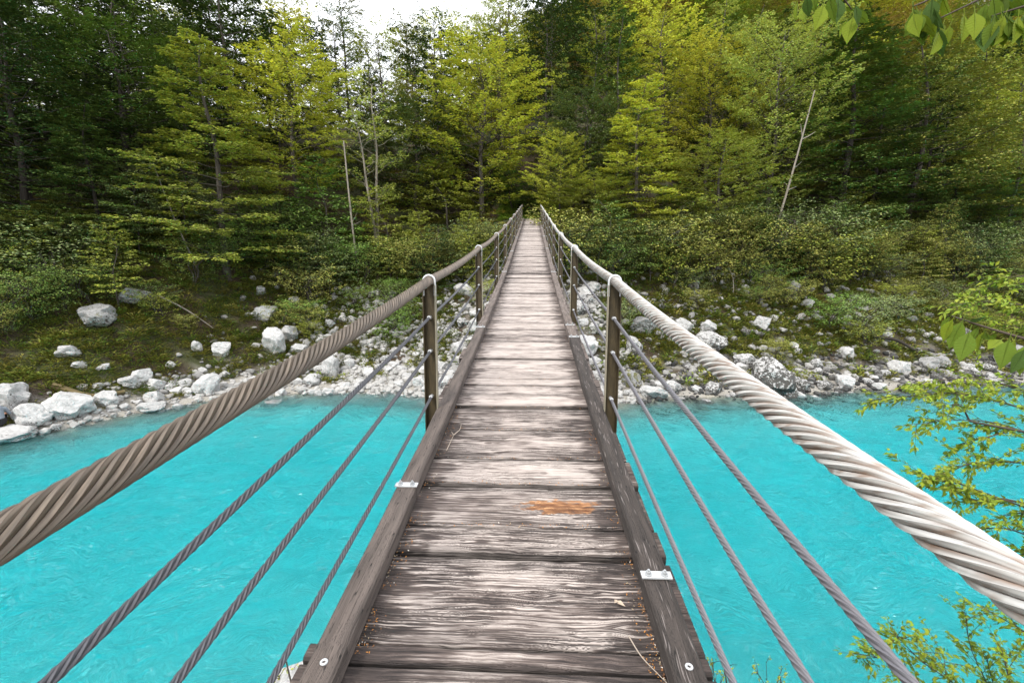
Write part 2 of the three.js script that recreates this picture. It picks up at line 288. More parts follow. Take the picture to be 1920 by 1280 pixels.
// posts: steel channels with flanges to the walker, a U-bolt over the hand cable
const RAIL_X = 0.632, RAIL_H = 0.985, postZ = []; for (let k = -1; k <= 11; k++) postZ.push(0.05 + 3.03 * k);
const rust = (() => { const n = createNoise3D(mulberry(77)); const m = dataTex(128, 512, (u, v) => { const a = 0.5 + 0.5 * n(u * 4, v * 9, 1), b = 0.5 + 0.5 * n(u * 18, v * 26, 4); return mix3([0.035, 0.026, 0.012], [0.085, 0.062, 0.028], clamp(0.6 * a + 0.5 * b - 0.1, 0, 1)); }, true); return std(lin(1, 1, 1), 0.6, { map: m, metalness: 0.2 }); })();
const postEdge = std(lin(0.30, 0.27, 0.20), 0.5, { metalness: 0.3 });
const wireH = [0.735, 0.50, 0.175];
function boxG(w, h, d, x, y, z) { const g = new THREE.BoxGeometry(w, h, d); g.translate(x, y, z); return g; }
const postGeo = (() => { const H = 1.06, g = boxG(0.078, H, 0.006, 0, H / 2 - 0.1, -0.02); return g; })();
const flangeGeo = boxG(0.006, 1.06, 0.045, 0, 0.53 - 0.1, 0.0055);
const uBolt = (() => { const pts = [V(-0.04, -0.1, 0), V(-0.04, -0.02, 0)]; for (let k = 0; k <= 10; k++) { const a = Math.PI - k / 10 * Math.PI; pts.push(V(Math.cos(a) * 0.04, Math.sin(a) * 0.04, 0)); } pts.push(V(0.04, -0.02, 0), V(0.04, -0.1, 0)); const b = new Buf(); tube(b, pts, pts.map(() => 0.0075), 8); return b.geo(); })();
const ferruleGeo = new THREE.CylinderGeometry(0.0125, 0.0125, 0.06, 10);
for (const side of [-1, 1]) for (const z of postZ) {
  if (z > 33.2) continue;
  const p = mesh('post', postGeo, rust, bridge); p.position.set(side * RAIL_X, deckY(z), -z); p.rotation.x = Math.atan2(along(z).y, 1) * -0.5; p.rotation.z = rr(-0.008, 0.008);
  for (const s of [-1, 1]) { const fl = mesh('flange', flangeGeo, s === -side ? postEdge : rust, p); fl.position.x = s * 0.042; }
  const u = mesh('u_bolt', uBolt, galv, p); u.position.set(0, RAIL_H, 0.012); u.rotation.y = 0;
  for (const h of wireH) { const f = mesh('ferrule', ferruleGeo, galv, p); f.position.set(0, h, 0.012); f.rotation.x = Math.PI / 2 - 0.1; }
  const bt = bolt(p, V(-side * 0.047, 0.0, 0), V(-side, 0, 0), 0.012);
}
// cables of laid strands
function cable(name, x, h, dia, strands, lay, mat, zFine, step0, step1, colour, sag) {
  const zs = []; for (let z = -2.8; z < 33.4; z += (z > 0.2 && z < zFine) ? step0 : step1) zs.push(z);
  const b = new Buf(), rs = dia * (strands > 11 ? 0.118 : strands > 9 ? 0.135 : 0.20), rc = dia / 2 - rs;
  const centre = z => { const k = Math.floor((z - 0.05) / 3.03), a = 0.05 + 3.03 * k, t = (z - a) / 3.03; return V(x, deckY(z) + h - sag * 4 * t * (1 - t), -z); };
  for (let s = 0; s < strands; s++) {
    const sides = strands > 9 ? 6 : 7;
    let prev = -1;
    for (const z of zs) {
      const c = centre(z), t = along(z), up = V(0, -t.z, t.y), ph = z / lay * Math.PI * 2 + s / strands * Math.PI * 2 + 0.25 * Math.sin(z * 1.7);
      const dx = Math.cos(ph), dy = Math.sin(ph), start = b.p.length / 3;
      for (let q = 0; q <= sides; q++) {
        const a = q / sides * Math.PI * 2 + ph, ex = rc * dx + rs * Math.cos(a), ey = rc * dy + rs * Math.sin(a);
        const out = Math.cos(a - ph);                             // 1 on the crown of the strand, below 0 where strands touch
        b.vert(c.x + ex, c.y + up.y * ey, c.z + up.z * ey, colour ? colour(out, z, s, q) : null, q / sides, z * 3);
      }
      if (prev >= 0) for (let q = 0; q < sides; q++) b.quad(prev + q, prev + q + 1, start + q + 1, start + q);
      prev = start;
    }
  }
  const core = []; for (const z of zs) core.push(centre(z)); if (rc > rs) tube(b, core, core.map(() => rc - rs * 0.3), 8, colour ? colour(-1, 0, 0, 0) : null);
  return mesh(name, b.geo(), mat, bridge);
}
const wireLines = dataTex(64, 64, (u, v) => { const s = 0.72 + 0.28 * Math.abs(Math.sin((u * 7 + v * 3) * Math.PI)); return [s, s, s]; });
const rope = std(lin(1, 1, 1), 0.6, { vertexColors: true, metalness: 0.1, map: wireLines, bumpMap: wireLines, bumpScale: 0.0015 });
const fib = (z, s) => N2(z * 2.3 + s * 9, s * 3.1);
cable('hand_cable', -RAIL_X, RAIL_H, 0.064, 12, 0.42, rope, 7, 0.014, 0.04, (out, z, s, q) => { const n = 0.5 + 0.5 * N2(z * 9 + s * 7, q * 3.1), k = 0.8 + 0.25 * fib(z, s); const w = 0.72 + 0.5 * n; return [0.15 * k * w, 0.115 * k * w, 0.085 * k * w]; }, 0.02)
  .userData.label = 'brown weathered hand cable';
cable('hand_cable', RAIL_X, RAIL_H, 0.064, 10, 0.39, rope, 7, 0.014, 0.04, (out, z, s, q) => { const n = 0.5 + 0.5 * N2(z * 7 + s * 5, q * 2.2), m = 0.5 + 0.5 * N2(z * 31 + s * 5, q * 4.2), r = sst(0.62, 0.3, out - 0.4 * n + 0.18) * 0.95 + 0.75 * sst(0.75, 0.88, m); return mix3([0.50, 0.485, 0.46], mix3([0.12, 0.062, 0.034], [0.2, 0.115, 0.066], m), clamp(r, 0, 1) * 0.92); }, 0.02)
  .userData.label = 'white painted hand cable with rusty grooves';
const steelWire = std(lin(0.075, 0.075, 0.085), 0.5, { metalness: 0.25 }), steelWirePale = std(lin(0.155, 0.15, 0.165), 0.5, { metalness: 0.3 });
for (const side of [-1, 1]) for (const h of wireH) cable('guard_wire', side * RAIL_X, h, 0.0215, 6, 0.15, side < 0 ? steelWire : steelWirePale, 5, 0.013, 0.06, null, 0.012);
// what carries the deck: two bearing cables and a cross beam at each pair of posts
for (const x of [-0.42, 0.42]) { const pts = []; for (let z = -2.8; z < 33.6; z += 0.4) pts.push(V(x, deckY(z) - 0.09, -z)); const b = new Buf(); tube(b, pts, pts.map(() => 0.022), 8); mesh('bearing_cable', b.geo(), steelWire, bridge); }
for (const z of postZ) if (z < 33.2) { const m = mesh('cross_beam', new THREE.BoxGeometry(1.36, 0.08, 0.07), rust, bridge); m.position.set(0, deckY(z) - 0.155, -z); }
// ------------------------------------------------------------------ plants
function leaf(b, p, d, nrm, len, wid, c) {                        // a folded leaf blade: two faces either side of the midrib
  const s = d.clone().cross(nrm).normalize();
  const i = b.p.length / 3, mx = p.x + d.x * len * 0.45, my = p.y + d.y * len * 0.45, mz = p.z + d.z * len * 0.45, h = wid * 0.5, u = wid * 0.12;
  b.p.push(p.x, p.y, p.z, mx + s.x * h + nrm.x * u, my + s.y * h + nrm.y * u, mz + s.z * h + nrm.z * u, p.x + d.x * len, p.y + d.y * len - len * 0.12, p.z + d.z * len, mx - s.x * h + nrm.x * u, my - s.y * h + nrm.y * u, mz - s.z * h + nrm.z * u);
  for (let k = 0; k < 4; k++) { b.c.push(c[0], c[1], c[2]); b.u.push(0, 0); }
  b.i.push(i, i + 1, i + 2, i, i + 2, i + 3);
}
const leafMats = {};
function leafMat(key, r, g, b, t = 0) { return leafMats[key] ??= new THREE.MeshPhysicalMaterial({ color: lin(r, g, b), roughness: 0.82, specularIntensity: 0.35, vertexColors: true, side: THREE.DoubleSide, transmission: t, thickness: 0 }); }
const LEAF = {
  yellow: leafMat('yellow', 0.52, 0.54, 0.08, 0.3), gold: leafMat('gold', 0.51, 0.5, 0.078, 0.3), lime: leafMat('lime', 0.325, 0.36, 0.055, 0.3), green: leafMat('green', 0.145, 0.205, 0.048),
  deep: leafMat('deep', 0.062, 0.098, 0.026), grey: leafMat('grey', 0.195, 0.24, 0.095), olive: leafMat('olive', 0.26, 0.265, 0.065), pale: leafMat('pale', 0.42, 0.47, 0.11, 0.3), fresh: leafMat('fresh', 0.19, 0.315, 0.055, 0.3),
};
const barkTex = (() => { const n = createNoise2D(mulberry(301)); return dataTex(128, 512, (u, v) => { const a = 0.5 + 0.5 * n(Math.cos(u * 6.28) * 2 + 4, Math.sin(u * 6.28) * 2 + v * 3), b = 0.5 + 0.5 * n(Math.cos(u * 6.28) * 7, Math.sin(u * 6.28) * 7 + v * 13); const s = 0.5 + 0.5 * a + 0.4 * (b - 0.5); return [s, s * 0.97, s * 0.92]; }, true); })();
const bark = std(lin(0.085, 0.073, 0.062), 0.95, { map: barkTex }), barkPale = std(lin(0.30, 0.265, 0.23), 0.9, { map: barkTex }), barkDark = std(lin(0.045, 0.037, 0.03), 0.95, { map: barkTex });

function buildTree(seed, o) {
  // o: height, radius, shape(t)-> share of radius at height share t, rise (branch slope), branches, twigs, leaves per twig, leafLen, first (height of lowest branch), flat
  const Q = mulberry(seed), q = (a, b) => a + (b - a) * Q(), wood = new Buf(), crown = new Buf(), H = o.height, n = createNoise2D(mulberry(seed + 7));
  const trunkAt = t => V(0.35 * n(t * 1.3, 1) * o.wob * t, H * t, 0.35 * n(t * 1.3, 9) * o.wob * t), r0 = o.trunk ?? H * 0.011;
  const stems = o.stems || 1;
  const stemFns = [];
  for (let s = 0; s < stems; s++) { const az = q(0, 6.28), lean = stems > 1 ? q(0.06, 0.16) * H : 0, c = Math.cos(az) * lean, d = Math.sin(az) * lean, top = stems > 1 ? q(0.8, 1) : 1; stemFns.push(t => { const p = trunkAt(t * top); p.x += c * t; p.z += d * t; return p; }); }
  for (const fn of stemFns) { const pts = [], rad = []; for (let k = 0; k <= 16; k++) { const t = k / 16 * 0.985; pts.push(fn(t)); rad.push(r0 * (1 - t) ** 0.8 * (k === 0 ? 1.35 : 1) + 0.008); } pts[0].y -= 0.5; tube(wood, pts, rad, 7, null, 0.5); }
  const leafAt = (p, dir, tone, size) => {
    const nr = V(q(-1, 1) * o.tilt, 1, q(-1, 1) * o.tilt).normalize(), d = dir.clone().addScaledVector(nr, -dir.dot(nr)).normalize();
    const k = tone * q(0.6, 1.25) * (Q() < 0.18 ? 1.25 : 1), y = q(0.88, 1.12);
    leaf(crown, p, d, nr, size * q(0.75, 1.25), size * q(0.5, 0.72), [k * y, k, k * q(0.7, 1.2)]);
  };
  let az = q(0, 6.28);
  for (let b = 0; b < o.branches; b++) {
    const tt = o.first + (0.985 - o.first) * ((b + q(0, 1)) / o.branches) ** o.bias, fn = stemFns[b % stems], p0 = fn(tt);
    az += 2.39996 + q(-0.5, 0.5);
    const sh = o.shape((tt - o.first) / (1 - o.first)), L = o.radius * sh * q(0.72, 1.15) + 0.25, rise = o.rise(tt) + q(-0.12, 0.12);
    const dir = V(Math.cos(az), 0, Math.sin(az)), pts = [], rad = [], tone = q(0.8, 1.18), m = 6;
    for (let k = 0; k <= m; k++) { const s = k / m; pts.push(p0.clone().addScaledVector(dir, L * s).add(V(0.25 * n(s * 1.5, b) * L * 0.4, L * (rise * s - o.droop * s * s) , 0.25 * n(s * 1.5, b + 40) * L * 0.4))); rad.push(Math.max(0.004, r0 * 0.34 * (1 - tt * 0.6) * (1 - s * 0.9) * Math.min(1, L / o.radius + 0.2))); }
    tube(wood, pts, rad, 4, null, 0.5);
    const at = s => { const f = clamp(s, 0, 0.999) * m, k = Math.floor(f); return pts[k].clone().lerp(pts[k + 1], f - k); };
    const nT = Math.max(3, Math.round(o.twigs * (0.35 + 0.65 * L / o.radius)));
    for (let w = 0; w < nT; w++) {
      const s = lerp(o.bare, 1.02, (w + q(0, 0.9)) / nT), sideways = (w % 2 ? 1 : -1), a2 = az + sideways * q(0.45, 1.1) * (s > 0.93 ? 0.3 : 1), c = at(s);
      const tl = (0.16 + 0.42 * (1.15 - s)) * Math.min(L, o.radius * 0.75) * q(0.6, 1.15) + 0.15, td = V(Math.cos(a2), rise * 0.55 + q(-0.16, 0.14) - o.droop * 0.4, Math.sin(a2)).normalize();
      const tw = tone * q(0.86, 1.15), nl = Math.round(o.leaves * (0.4 + tl * 0.9) * q(0.7, 1.2));
      for (let l = 0; l < nl; l++) {
        const u = Math.sqrt(Q()) * 1.05, spread = o.flat * (0.06 + 0.17 * tl);
        const p = c.clone().addScaledVector(td, tl * u).add(V(q(-1, 1) * (0.05 + 0.15 * tl * (1 - u * 0.6)), q(-1, 1) * spread - 0.04 * u, q(-1, 1) * (0.05 + 0.15 * tl * (1 - u * 0.6))));
        const a3 = a2 + q(-1.3, 1.3); leafAt(p, V(Math.cos(a3), -0.2, Math.sin(a3)), tw, o.leafLen);
      }
    }
  }
  return { wood: wood.geo(), crown: crown.geo(false), height: H, radius: o.radius, tris: crown.i.length / 3 };
}
const ovate = t => Math.min(1, 0.45 + 1.6 * t) * Math.sqrt(Math.max(0, 1 - t ** 2.2)) , cone = t => Math.min(1, 0.7 + 1.2 * t) * (1 - 0.93 * t), round = t => Math.sqrt(Math.max(0.02, 1 - (2 * t - 0.92) ** 2 * 0.95)), column = t => 0.55 + 0.45 * Math.sin(t * 3.1) - 0.4 * t * t;
const TREE = {
  layered: [1, 2].map(k => buildTree(1000 + k, { height: 12, radius: 3.3, shape: cone, rise: t => 0.02 + 0.35 * t, droop: 0.06, branches: 70, twigs: 16, leaves: 30, leafLen: 0.14, first: 0.03, bias: 0.9, flat: 0.26, tilt: 0.38, bare: 0.14, wob: 1 })),
  upswept: [1, 2].map(k => buildTree(1100 + k, { height: 11, radius: 3.2, shape: ovate, rise: t => 0.55 + 0.55 * t, droop: 0.14, branches: 58, twigs: 14, leaves: 30, leafLen: 0.135, first: 0.04, bias: 0.95, flat: 0.36, tilt: 0.5, bare: 0.2, wob: 1.3 })),
  round: [1, 2].map(k => buildTree(1200 + k, { height: 13, radius: 3.4, shape: round, rise: t => 0.25 + 0.5 * t, droop: 0.12, branches: 60, twigs: 13, leaves: 29, leafLen: 0.145, first: 0.05, bias: 0.95, flat: 0.42, tilt: 0.55, bare: 0.25, wob: 1.5 })),
  spreading: [1].map(k => buildTree(1300 + k, { height: 11, radius: 5, shape: t => Math.min(1, 0.55 + t * 2) * (1 - 0.75 * t), rise: t => 0.1 + 0.3 * t, droop: 0.02, branches: 52, twigs: 22, leaves: 26, leafLen: 0.135, first: 0.05, bias: 0.9, flat: 0.24, tilt: 0.4, bare: 0.22, wob: 1.4 })),
  sparse: [1, 2].map(k => buildTree(1400 + k, { height: 13, radius: 1.7, shape: column, rise: t => 0.7 + 0.5 * t, droop: 0.2, branches: 44, twigs: 8, leaves: 14, leafLen: 0.14, first: 0.2, bias: 0.9, flat: 0.9, tilt: 0.6, bare: 0.35, wob: 2.2, stems: 2, trunk: 0.09 })),
  tall: [1, 2].map(k => buildTree(1500 + k, { height: 17, radius: 3.4, shape: t => Math.min(1, 0.3 + t) * Math.sqrt(Math.max(0, 1 - t ** 3)), rise: t => 0.55 + 0.3 * t, droop: 0.12, branches: 70, twigs: 11, leaves: 9, leafLen: 0.21, first: 0.2, bias: 1, flat: 0.7, tilt: 0.55, bare: 0.35, wob: 1.8 })),
  fill: [1, 2, 3].map(k => buildTree(1600 + k, { height: 12, radius: 3.4, shape: k === 2 ? cone : round, rise: t => 0.2 + 0.5 * t, droop: 0.1, branches: 50, twigs: 11, leaves: 14, leafLen: 0.22, first: 0.03, bias: 0.95, flat: 0.36, tilt: 0.5, bare: 0.2, wob: 1.4 })),
  bush: [1, 2, 3, 4].map(k => buildTree(1700 + k, { height: 2, radius: 1.15, shape: round, rise: t => 0.5 + 0.4 * t, droop: 0.15, branches: 36, twigs: 8, leaves: 13, leafLen: k === 4 ? 0.06 : 0.085, first: 0.06, bias: 0.85, flat: 0.6, tilt: 0.6, bare: 0.15, wob: 3, stems: 4, trunk: 0.02 })),
  sapling: [1, 2].map(k => buildTree(1800 + k, { height: 4.5, radius: 1.5, shape: cone, rise: t => 0.15 + 0.4 * t, droop: 0.08, branches: 40, twigs: 9, leaves: 16, leafLen: 0.12, first: 0.12, bias: 0.9, flat: 0.4, tilt: 0.45, bare: 0.2, wob: 2, trunk: 0.035 })),
};
function plant(name, def, at, height, width, mat, wood, turn, lean = 0) {
  const g = base(name, at, turn); g.rotation.z = lean;
  const sy = height / def.height, sx = width ? width / (2 * def.radius) : sy;
  for (const [nm, geo, m] of [['trunk', def.wood, wood], ['crown', def.crown, mat]]) { const o = mesh(nm, geo, m, g); o.scale.set(sx, sy, sx); }
  return g;
}
// the trees one can tell apart: [photo x of the stem, y of its foot, y of its top, crown width in photo pixels, kind, leaf, bark, name, label]
const known = [
  [60, 470, 40, 330, 'round', 0, 'deep', barkDark, 'beech_tree', 'large dark green tree at the bank bend above the white boulders'],
  [195, 480, 190, 190, 'layered', 0, 'green', barkDark, 'hornbeam_tree', 'mid-green layered tree beside the big yellow-green tree, over the mossy bank'],
  [425, 515, 70, 300, 'layered', 1, 'lime', bark, 'beech_tree', 'big yellow-green layered tree standing over the boulders upstream of the bridge'],
  [255, 400, 60, 260, 'round', 1, 'green', barkDark, 'maple_tree', 'rounded green tree rising behind the mid-green layered tree'],
  [560, 390, 95, 240, 'upswept', 1, 'yellow', bark, 'beech_tree', 'yellow-leaved tree between the big yellow-green tree and the slender twin-stemmed one'],
  [708, 468, 140, 110, 'sparse', 0, 'pale', barkPale, 'ash_tree', 'slender twin-stemmed tree with pale bark and sparse yellowish tufts of leaves'],
  [905, 405, 105, 250, 'upswept', 0, 'yellow', bark, 'beech_tree', 'plumed yellow-green tree with upswept branches beside the far end of the bridge'],
  [780, 400, 200, 190, 'round', 0, 'grey', bark, 'whitebeam_tree', 'grey-green tree between the slender twin-stemmed tree and the plumed one'],
  [1188, 465, 150, 215, 'layered', 0, 'yellow', bark, 'beech_tree', 'bright yellow tree with tiered pagoda-like branches beside the far bridge end'],
  [1050, 425, 262, 120, 'upswept', 0, 'yellow', bark, 'beech_sapling', 'small feathery yellow tree next to the bridge end, half hidden by the tiered one'],
  [1090, 400, 175, 170, 'round', 1, 'grey', barkDark, 'whitebeam_tree', 'dull green rounded tree behind the small feathery yellow tree'],
  [1320, 370, 85, 190, 'upswept', 1, 'gold', bark, 'beech_tree', 'golden plumed tree rising above the mid-green bushy one'],
  [1335, 465, 262, 190, 'round', 0, 'lime', bark, 'hornbeam_tree', 'fresh green bushy tree below the golden plumed tree'],
  [1435, 420, 55, 210, 'upswept', 0, 'pale', bark, 'maple_tree', 'pale green tree with bristling twigs behind the leaning dead trunk'],
  [1570, 435, 40, 330, 'layered', 1, 'green', barkDark, 'beech_tree', 'broad dark-stemmed green tree in layers beside the leaning dead trunk'],
  [1700, 430, 60, 420, 'spreading', 0, 'olive', bark, 'hornbeam_tree', 'wide olive tree with long bare sideways limbs'],
  [1880, 470, 150, 260, 'spreading', 0, 'lime', bark, 'hornbeam_tree', 'green spreading tree past the wide olive one, above the dark-lichened boulders'],
  [1790, 440, 330, 210, 'round', 1, 'fresh', barkDark, 'hazel_tree', 'low bright green tree under the wide olive one'],
  [960, 400, 300, 110, 'sapling', 0, 'fresh', bark, 'sapling_tree', 'light green sapling at the mouth of the forest path'],
  [620, 480, 300, 150, 'sapling', 1, 'fresh', bark, 'sapling_tree', 'blue-tinged green sapling next to the upright dead pole'],
  [350, 470, 300, 130, 'sapling', 0, 'grey', bark, 'sapling_tree', 'thin grey-green sapling at the foot of the big yellow-green tree'],
  [120, 500, 390, 170, 'round', 0, 'lime', bark, 'hazel_tree', 'low yellow-green hazel on the mossy bank'],
  [840, 440, 300, 150, 'sapling', 1, 'lime', bark, 'sapling_tree', 'bushy sapling beside the bridge under the plumed tree'],
  [1110, 455, 330, 160, 'round', 1, 'lime', bark, 'hazel_tree', 'bushy lime hazel pressing against the bridge cables'],
  [1270, 460, 350, 130, 'sapling', 0, 'green', bark, 'sapling_tree', 'darker green sapling between the tiered tree and the bushy one'],
];
const used = [], front = [];
const dist2 = (a, b) => (a.x - b.x) ** 2 + (a.z - b.z) ** 2;
for (const [px, fy, ty, w, kind, v, lf, wd, name, label] of known) {
  const p = spot(px, fy, 60); if (!p) continue; const s = pxm(p), dir = V((px - 960) / 853, (640 - ty) / 853, -1).applyQuaternion(camera.quaternion), run = Math.hypot(p.x - EYE.x, p.z) / Math.hypot(dir.x, dir.z);
  const h = EYE.y + dir.y * run - p.y; used.push(p); front.push([p.x / -p.z, -p.z, w / s / -p.z / 2]);
  tag(plant(name, TREE[kind][v], p, h, w / s, LEAF[lf], wd, R() * 6.28), label, 'tree');
}
// the rest of the wood, rank behind rank up the slope
let count = 0;
const hue = { deep: 'dark green', green: 'mid-green', lime: 'lime green', olive: 'olive green', grey: 'grey-green', yellow: 'yellow', pale: 'pale green', gold: 'golden' };
for (let f = 28; f < 66; f += lerp(3.4, 7.5, (f - 28) / 38)) {
  const half = f * 1.22 + 2, step = lerp(3.2, 6.0, (f - 28) / 38);
  for (let x = -half + R() * 3; x < half; x += step * rr(0.75, 1.3)) {
    const ff = f + rr(-1.6, 1.6); if (Math.abs(x) < 2.2 && ff < 44) continue;
    if (ff - smoothShore(x) < 11 || front.some(([a, d, r]) => ff < d + 1.2 && Math.abs(x / ff - a) < r + 1.8 / ff)) continue;
    const p = ground(x, ff); if (used.some(u => dist2(u, p) < 3.2)) continue; used.push(p);
    const az = x / ff, left = az < -0.05, u = R();
    let kind, lf, key;
    const crest = left && ff > 42;
    if (crest && u < 0.6) { kind = ['tall', Math.floor(R() * 2)]; lf = pick(['yellow', 'green', 'lime', 'olive']); key = 'bare'; }
    else if (left ? u < 0.62 : u < 0.3) { kind = ['fill', Math.floor(R() * 3)]; lf = pick(['deep', 'green', 'deep']); key = 'dark'; }
    else if (u < (left ? 0.85 : 0.72)) { kind = ['fill', Math.floor(R() * 3)]; lf = pick(['green', 'lime', 'olive', 'grey']); key = 'green'; }
    else { kind = pick([['fill', 1], ['fill', 0]]); lf = pick(['yellow', 'lime', 'pale', 'gold']); key = 'yellow'; }
    if (ff < 39 && key !== 'dark' && R() < 0.7) { lf = pick(['deep', 'green', 'deep']); }
    const def = TREE[kind[0]][kind[1]], h = def.height * (key === 'bare' ? rr(0.72, 0.95) : rr(0.7, 1.1)) * (crest ? 0.9 : 1);
    tag(plant(key === 'bare' ? 'thin_tree' : 'woodland_tree', def, p, h, 2 * def.radius * rr(0.85, 1.2) * h / def.height, LEAF[lf], pick([bark, barkDark, bark]), R() * 6.28, rr(-0.05, 0.05)), ...(() => { const d = `${hue[lf]} ${kind[0] === 'tall' ? 'thinly leaved tall tree on the crest' : kind[1] === 1 ? 'cone-shaped woodland tree in the forest' : 'rounded woodland tree in the forest'}`; return [d, 'tree', d + ' set']; })()); count++;
  }
}
console.log('fill trees', count, Object.entries(TREE).map(([k, a]) => k + ':' + a.map(t => t.tris)).join(' '));
{ // the far hillside: one mass of crowns
  const defs = TREE.fill[0], spots = [];
  for (let f = 68; f < 165; f += 5.5) for (let x = -f * 1.25; x < f * 1.3; x += 5.6) { const xx = x + rr(-2.5, 2.5), ff = f + rr(-2.5, 2.5); spots.push([xx, ff]); }
  for (let f = 18; f < 68; f += 4.6) for (const sd of [-1, 1]) for (let a = f * 1.25 + 4; a < f * 1.25 + 34; a += 4.6) { const xx = sd * a + rr(-2, 2), ff = f + rr(-2, 2); if (ff - smoothShore(xx) > 7) spots.push([xx, ff]); }
  const im = new THREE.InstancedMesh(TREE.fill[0].crown, leafMat('far', 1, 1, 1), spots.length), m = new THREE.Matrix4(), c = new THREE.Color();
  spots.forEach(([x, f], k) => { const s = rr(0.7, 1.15); m.compose(ground(x, f), new THREE.Quaternion().setFromAxisAngle(V(0, 1, 0), R() * 6.28), V(s * 1.15, s, s * 1.15)); im.setMatrixAt(k, m); const u = R(); u < 0.4 ? c.setRGB(0.36, 0.35, 0.06) : u < 0.75 ? c.setRGB(0.22, 0.28, 0.05) : c.setRGB(0.3, 0.24, 0.08); im.setColorAt(k, c.multiplyScalar(rr(0.8, 1.2))); });
  im.name = 'distant_forest'; im.castShadow = im.receiveShadow = true; scene.add(im); tag(im, 'far hillside covered in mixed spring forest', 'forest', null, 'stuff');
}
// ------------------------------------------------------------------ stones of the bank
function rockGeo(seed, detail, angular) {
  const Q = mulberry(seed), q = (a, b) => a + (b - a) * Q(), n = createNoise3D(mulberry(seed + 3)), g0 = mergeVertices(new THREE.IcosahedronGeometry(1, detail).deleteAttribute('normal').deleteAttribute('uv'));
  const cuts = []; for (let k = 0; k < angular; k++) { const a = q(0, 6.28), e = q(-0.7, 1); cuts.push([V(Math.cos(a) * Math.sqrt(1 - e * e), e, Math.sin(a) * Math.sqrt(1 - e * e)), q(0.62, 0.86)]); }
  const P = g0.attributes.position, uv = new Float32Array(P.count * 2), v = V(0, 0, 0);
  for (let i = 0; i < P.count; i++) {
    v.fromBufferAttribute(P, i); const d = v.clone();
    v.multiplyScalar(1 + 0.22 * n(d.x * 0.9, d.y * 0.9, d.z * 0.9));
    for (const [c, h] of cuts) { const t = v.dot(c); if (t > h) v.addScaledVector(c, (h - t) * 0.93); }
    const fine = 0.05 * n(d.x * 2.4 + 5, d.y * 2.4, d.z * 2.4) + 0.028 * (1 - 2 * Math.abs(n(d.x * 5, d.y * 5, d.z * 5))) + 0.012 * n(d.x * 12, d.y * 12, d.z * 12);
    v.addScaledVector(d, fine); P.setXYZ(i, v.x, v.y * 0.8, v.z);
    uv[2 * i] = Math.abs(Math.atan2(d.z, d.x)) / Math.PI; uv[2 * i + 1] = 0.5 + Math.asin(clamp(d.y, -1, 1)) / Math.PI;
  }
  g0.setAttribute('uv', new THREE.BufferAttribute(uv, 2)); return toCreasedNormals(g0, 0.55);
}
const rockGeos = [0, 1, 2, 3, 4, 5, 6, 7].map(k => rockGeo(500 + k, 8, k % 3 === 0 ? 3 : 8)), stoneGeos = [0, 1, 2].map(k => rockGeo(520 + k, 2, 5));
function rockTex(seed, lich, moss, tone) {
  const n = createNoise3D(mulberry(seed));
  return dataTex(256, 256, (u, v) => {
    const a = u * Math.PI, e = (v - 0.5) * Math.PI, x = Math.cos(a) * Math.cos(e), y = Math.sin(e), z = Math.sin(a) * Math.cos(e), F = (k, o) => n(x * k + o, y * k, z * k - o);
    const s = tone * (0.82 + 0.13 * F(2, 1) + 0.12 * F(6, 3) + 0.12 * F(15, 5) + 0.08 * F(36, 9)), crack = sst(0.93, 0.99, 1 - Math.abs(F(2.6, 7))) * 0.3;
    let c = [s * 0.47 * (1 - crack), s * 0.46 * (1 - crack), s * 0.45 * (1 - crack)];
    const L = sst(0.02, 0.22, F(3.2, 20) * 0.6 + F(9, 24) * 0.5 + F(24, 27) * 0.35 + lich - 0.75 - 0.45 * y);   // black lichen, thicker low down
    c = mix3(c, [0.03, 0.027, 0.022], L * 0.93);
    const M = sst(0.1, 0.3, F(2.2, 40) * 0.6 + F(8, 44) * 0.4 + moss - 0.8); c = mix3(c, [0.11, 0.105, 0.02], M * 0.9);
    return c;
  }, true);
}
const rockMat = (seed, l, m, t) => { const map = rockTex(seed, l, m, t); return std(lin(1, 1, 1), 0.92, { map, bumpMap: map, bumpScale: 0.02 }); };
const ROCK = { soot: rockMat(607, 1.55, 0.25, 0.9), white: rockMat(601, 0.05, 0, 1.05), plain: rockMat(602, 0.3, 0.1, 0.9), grey: rockMat(603, 0.42, 0.35, 0.62), black: rockMat(604, 1.2, 0.15, 1.05), speck: rockMat(605, 0.85, 0.1, 1.0), moss: rockMat(606, 0.4, 0.85, 0.6) };
const rocksPlaced = [];
function boulder(p, w, h, mat, geo, label, group, sink = 0.3, turn = R() * 6.28, name = 'boulder') {
  const m = mesh(name, geo, mat); const d = w * rr(0.8, 1.1); m.scale.set(w / 2, h / 1.6, d / 2); m.position.set(p.x, Math.max(p.y, -0.4) + h * (0.5 - sink), p.z); m.rotation.set(rr(-0.2, 0.2), turn, rr(-0.2, 0.2));
  tag(m, label, 'boulder', group); rocksPlaced.push([m.position.x, m.position.z, w / 2]); return m;
}
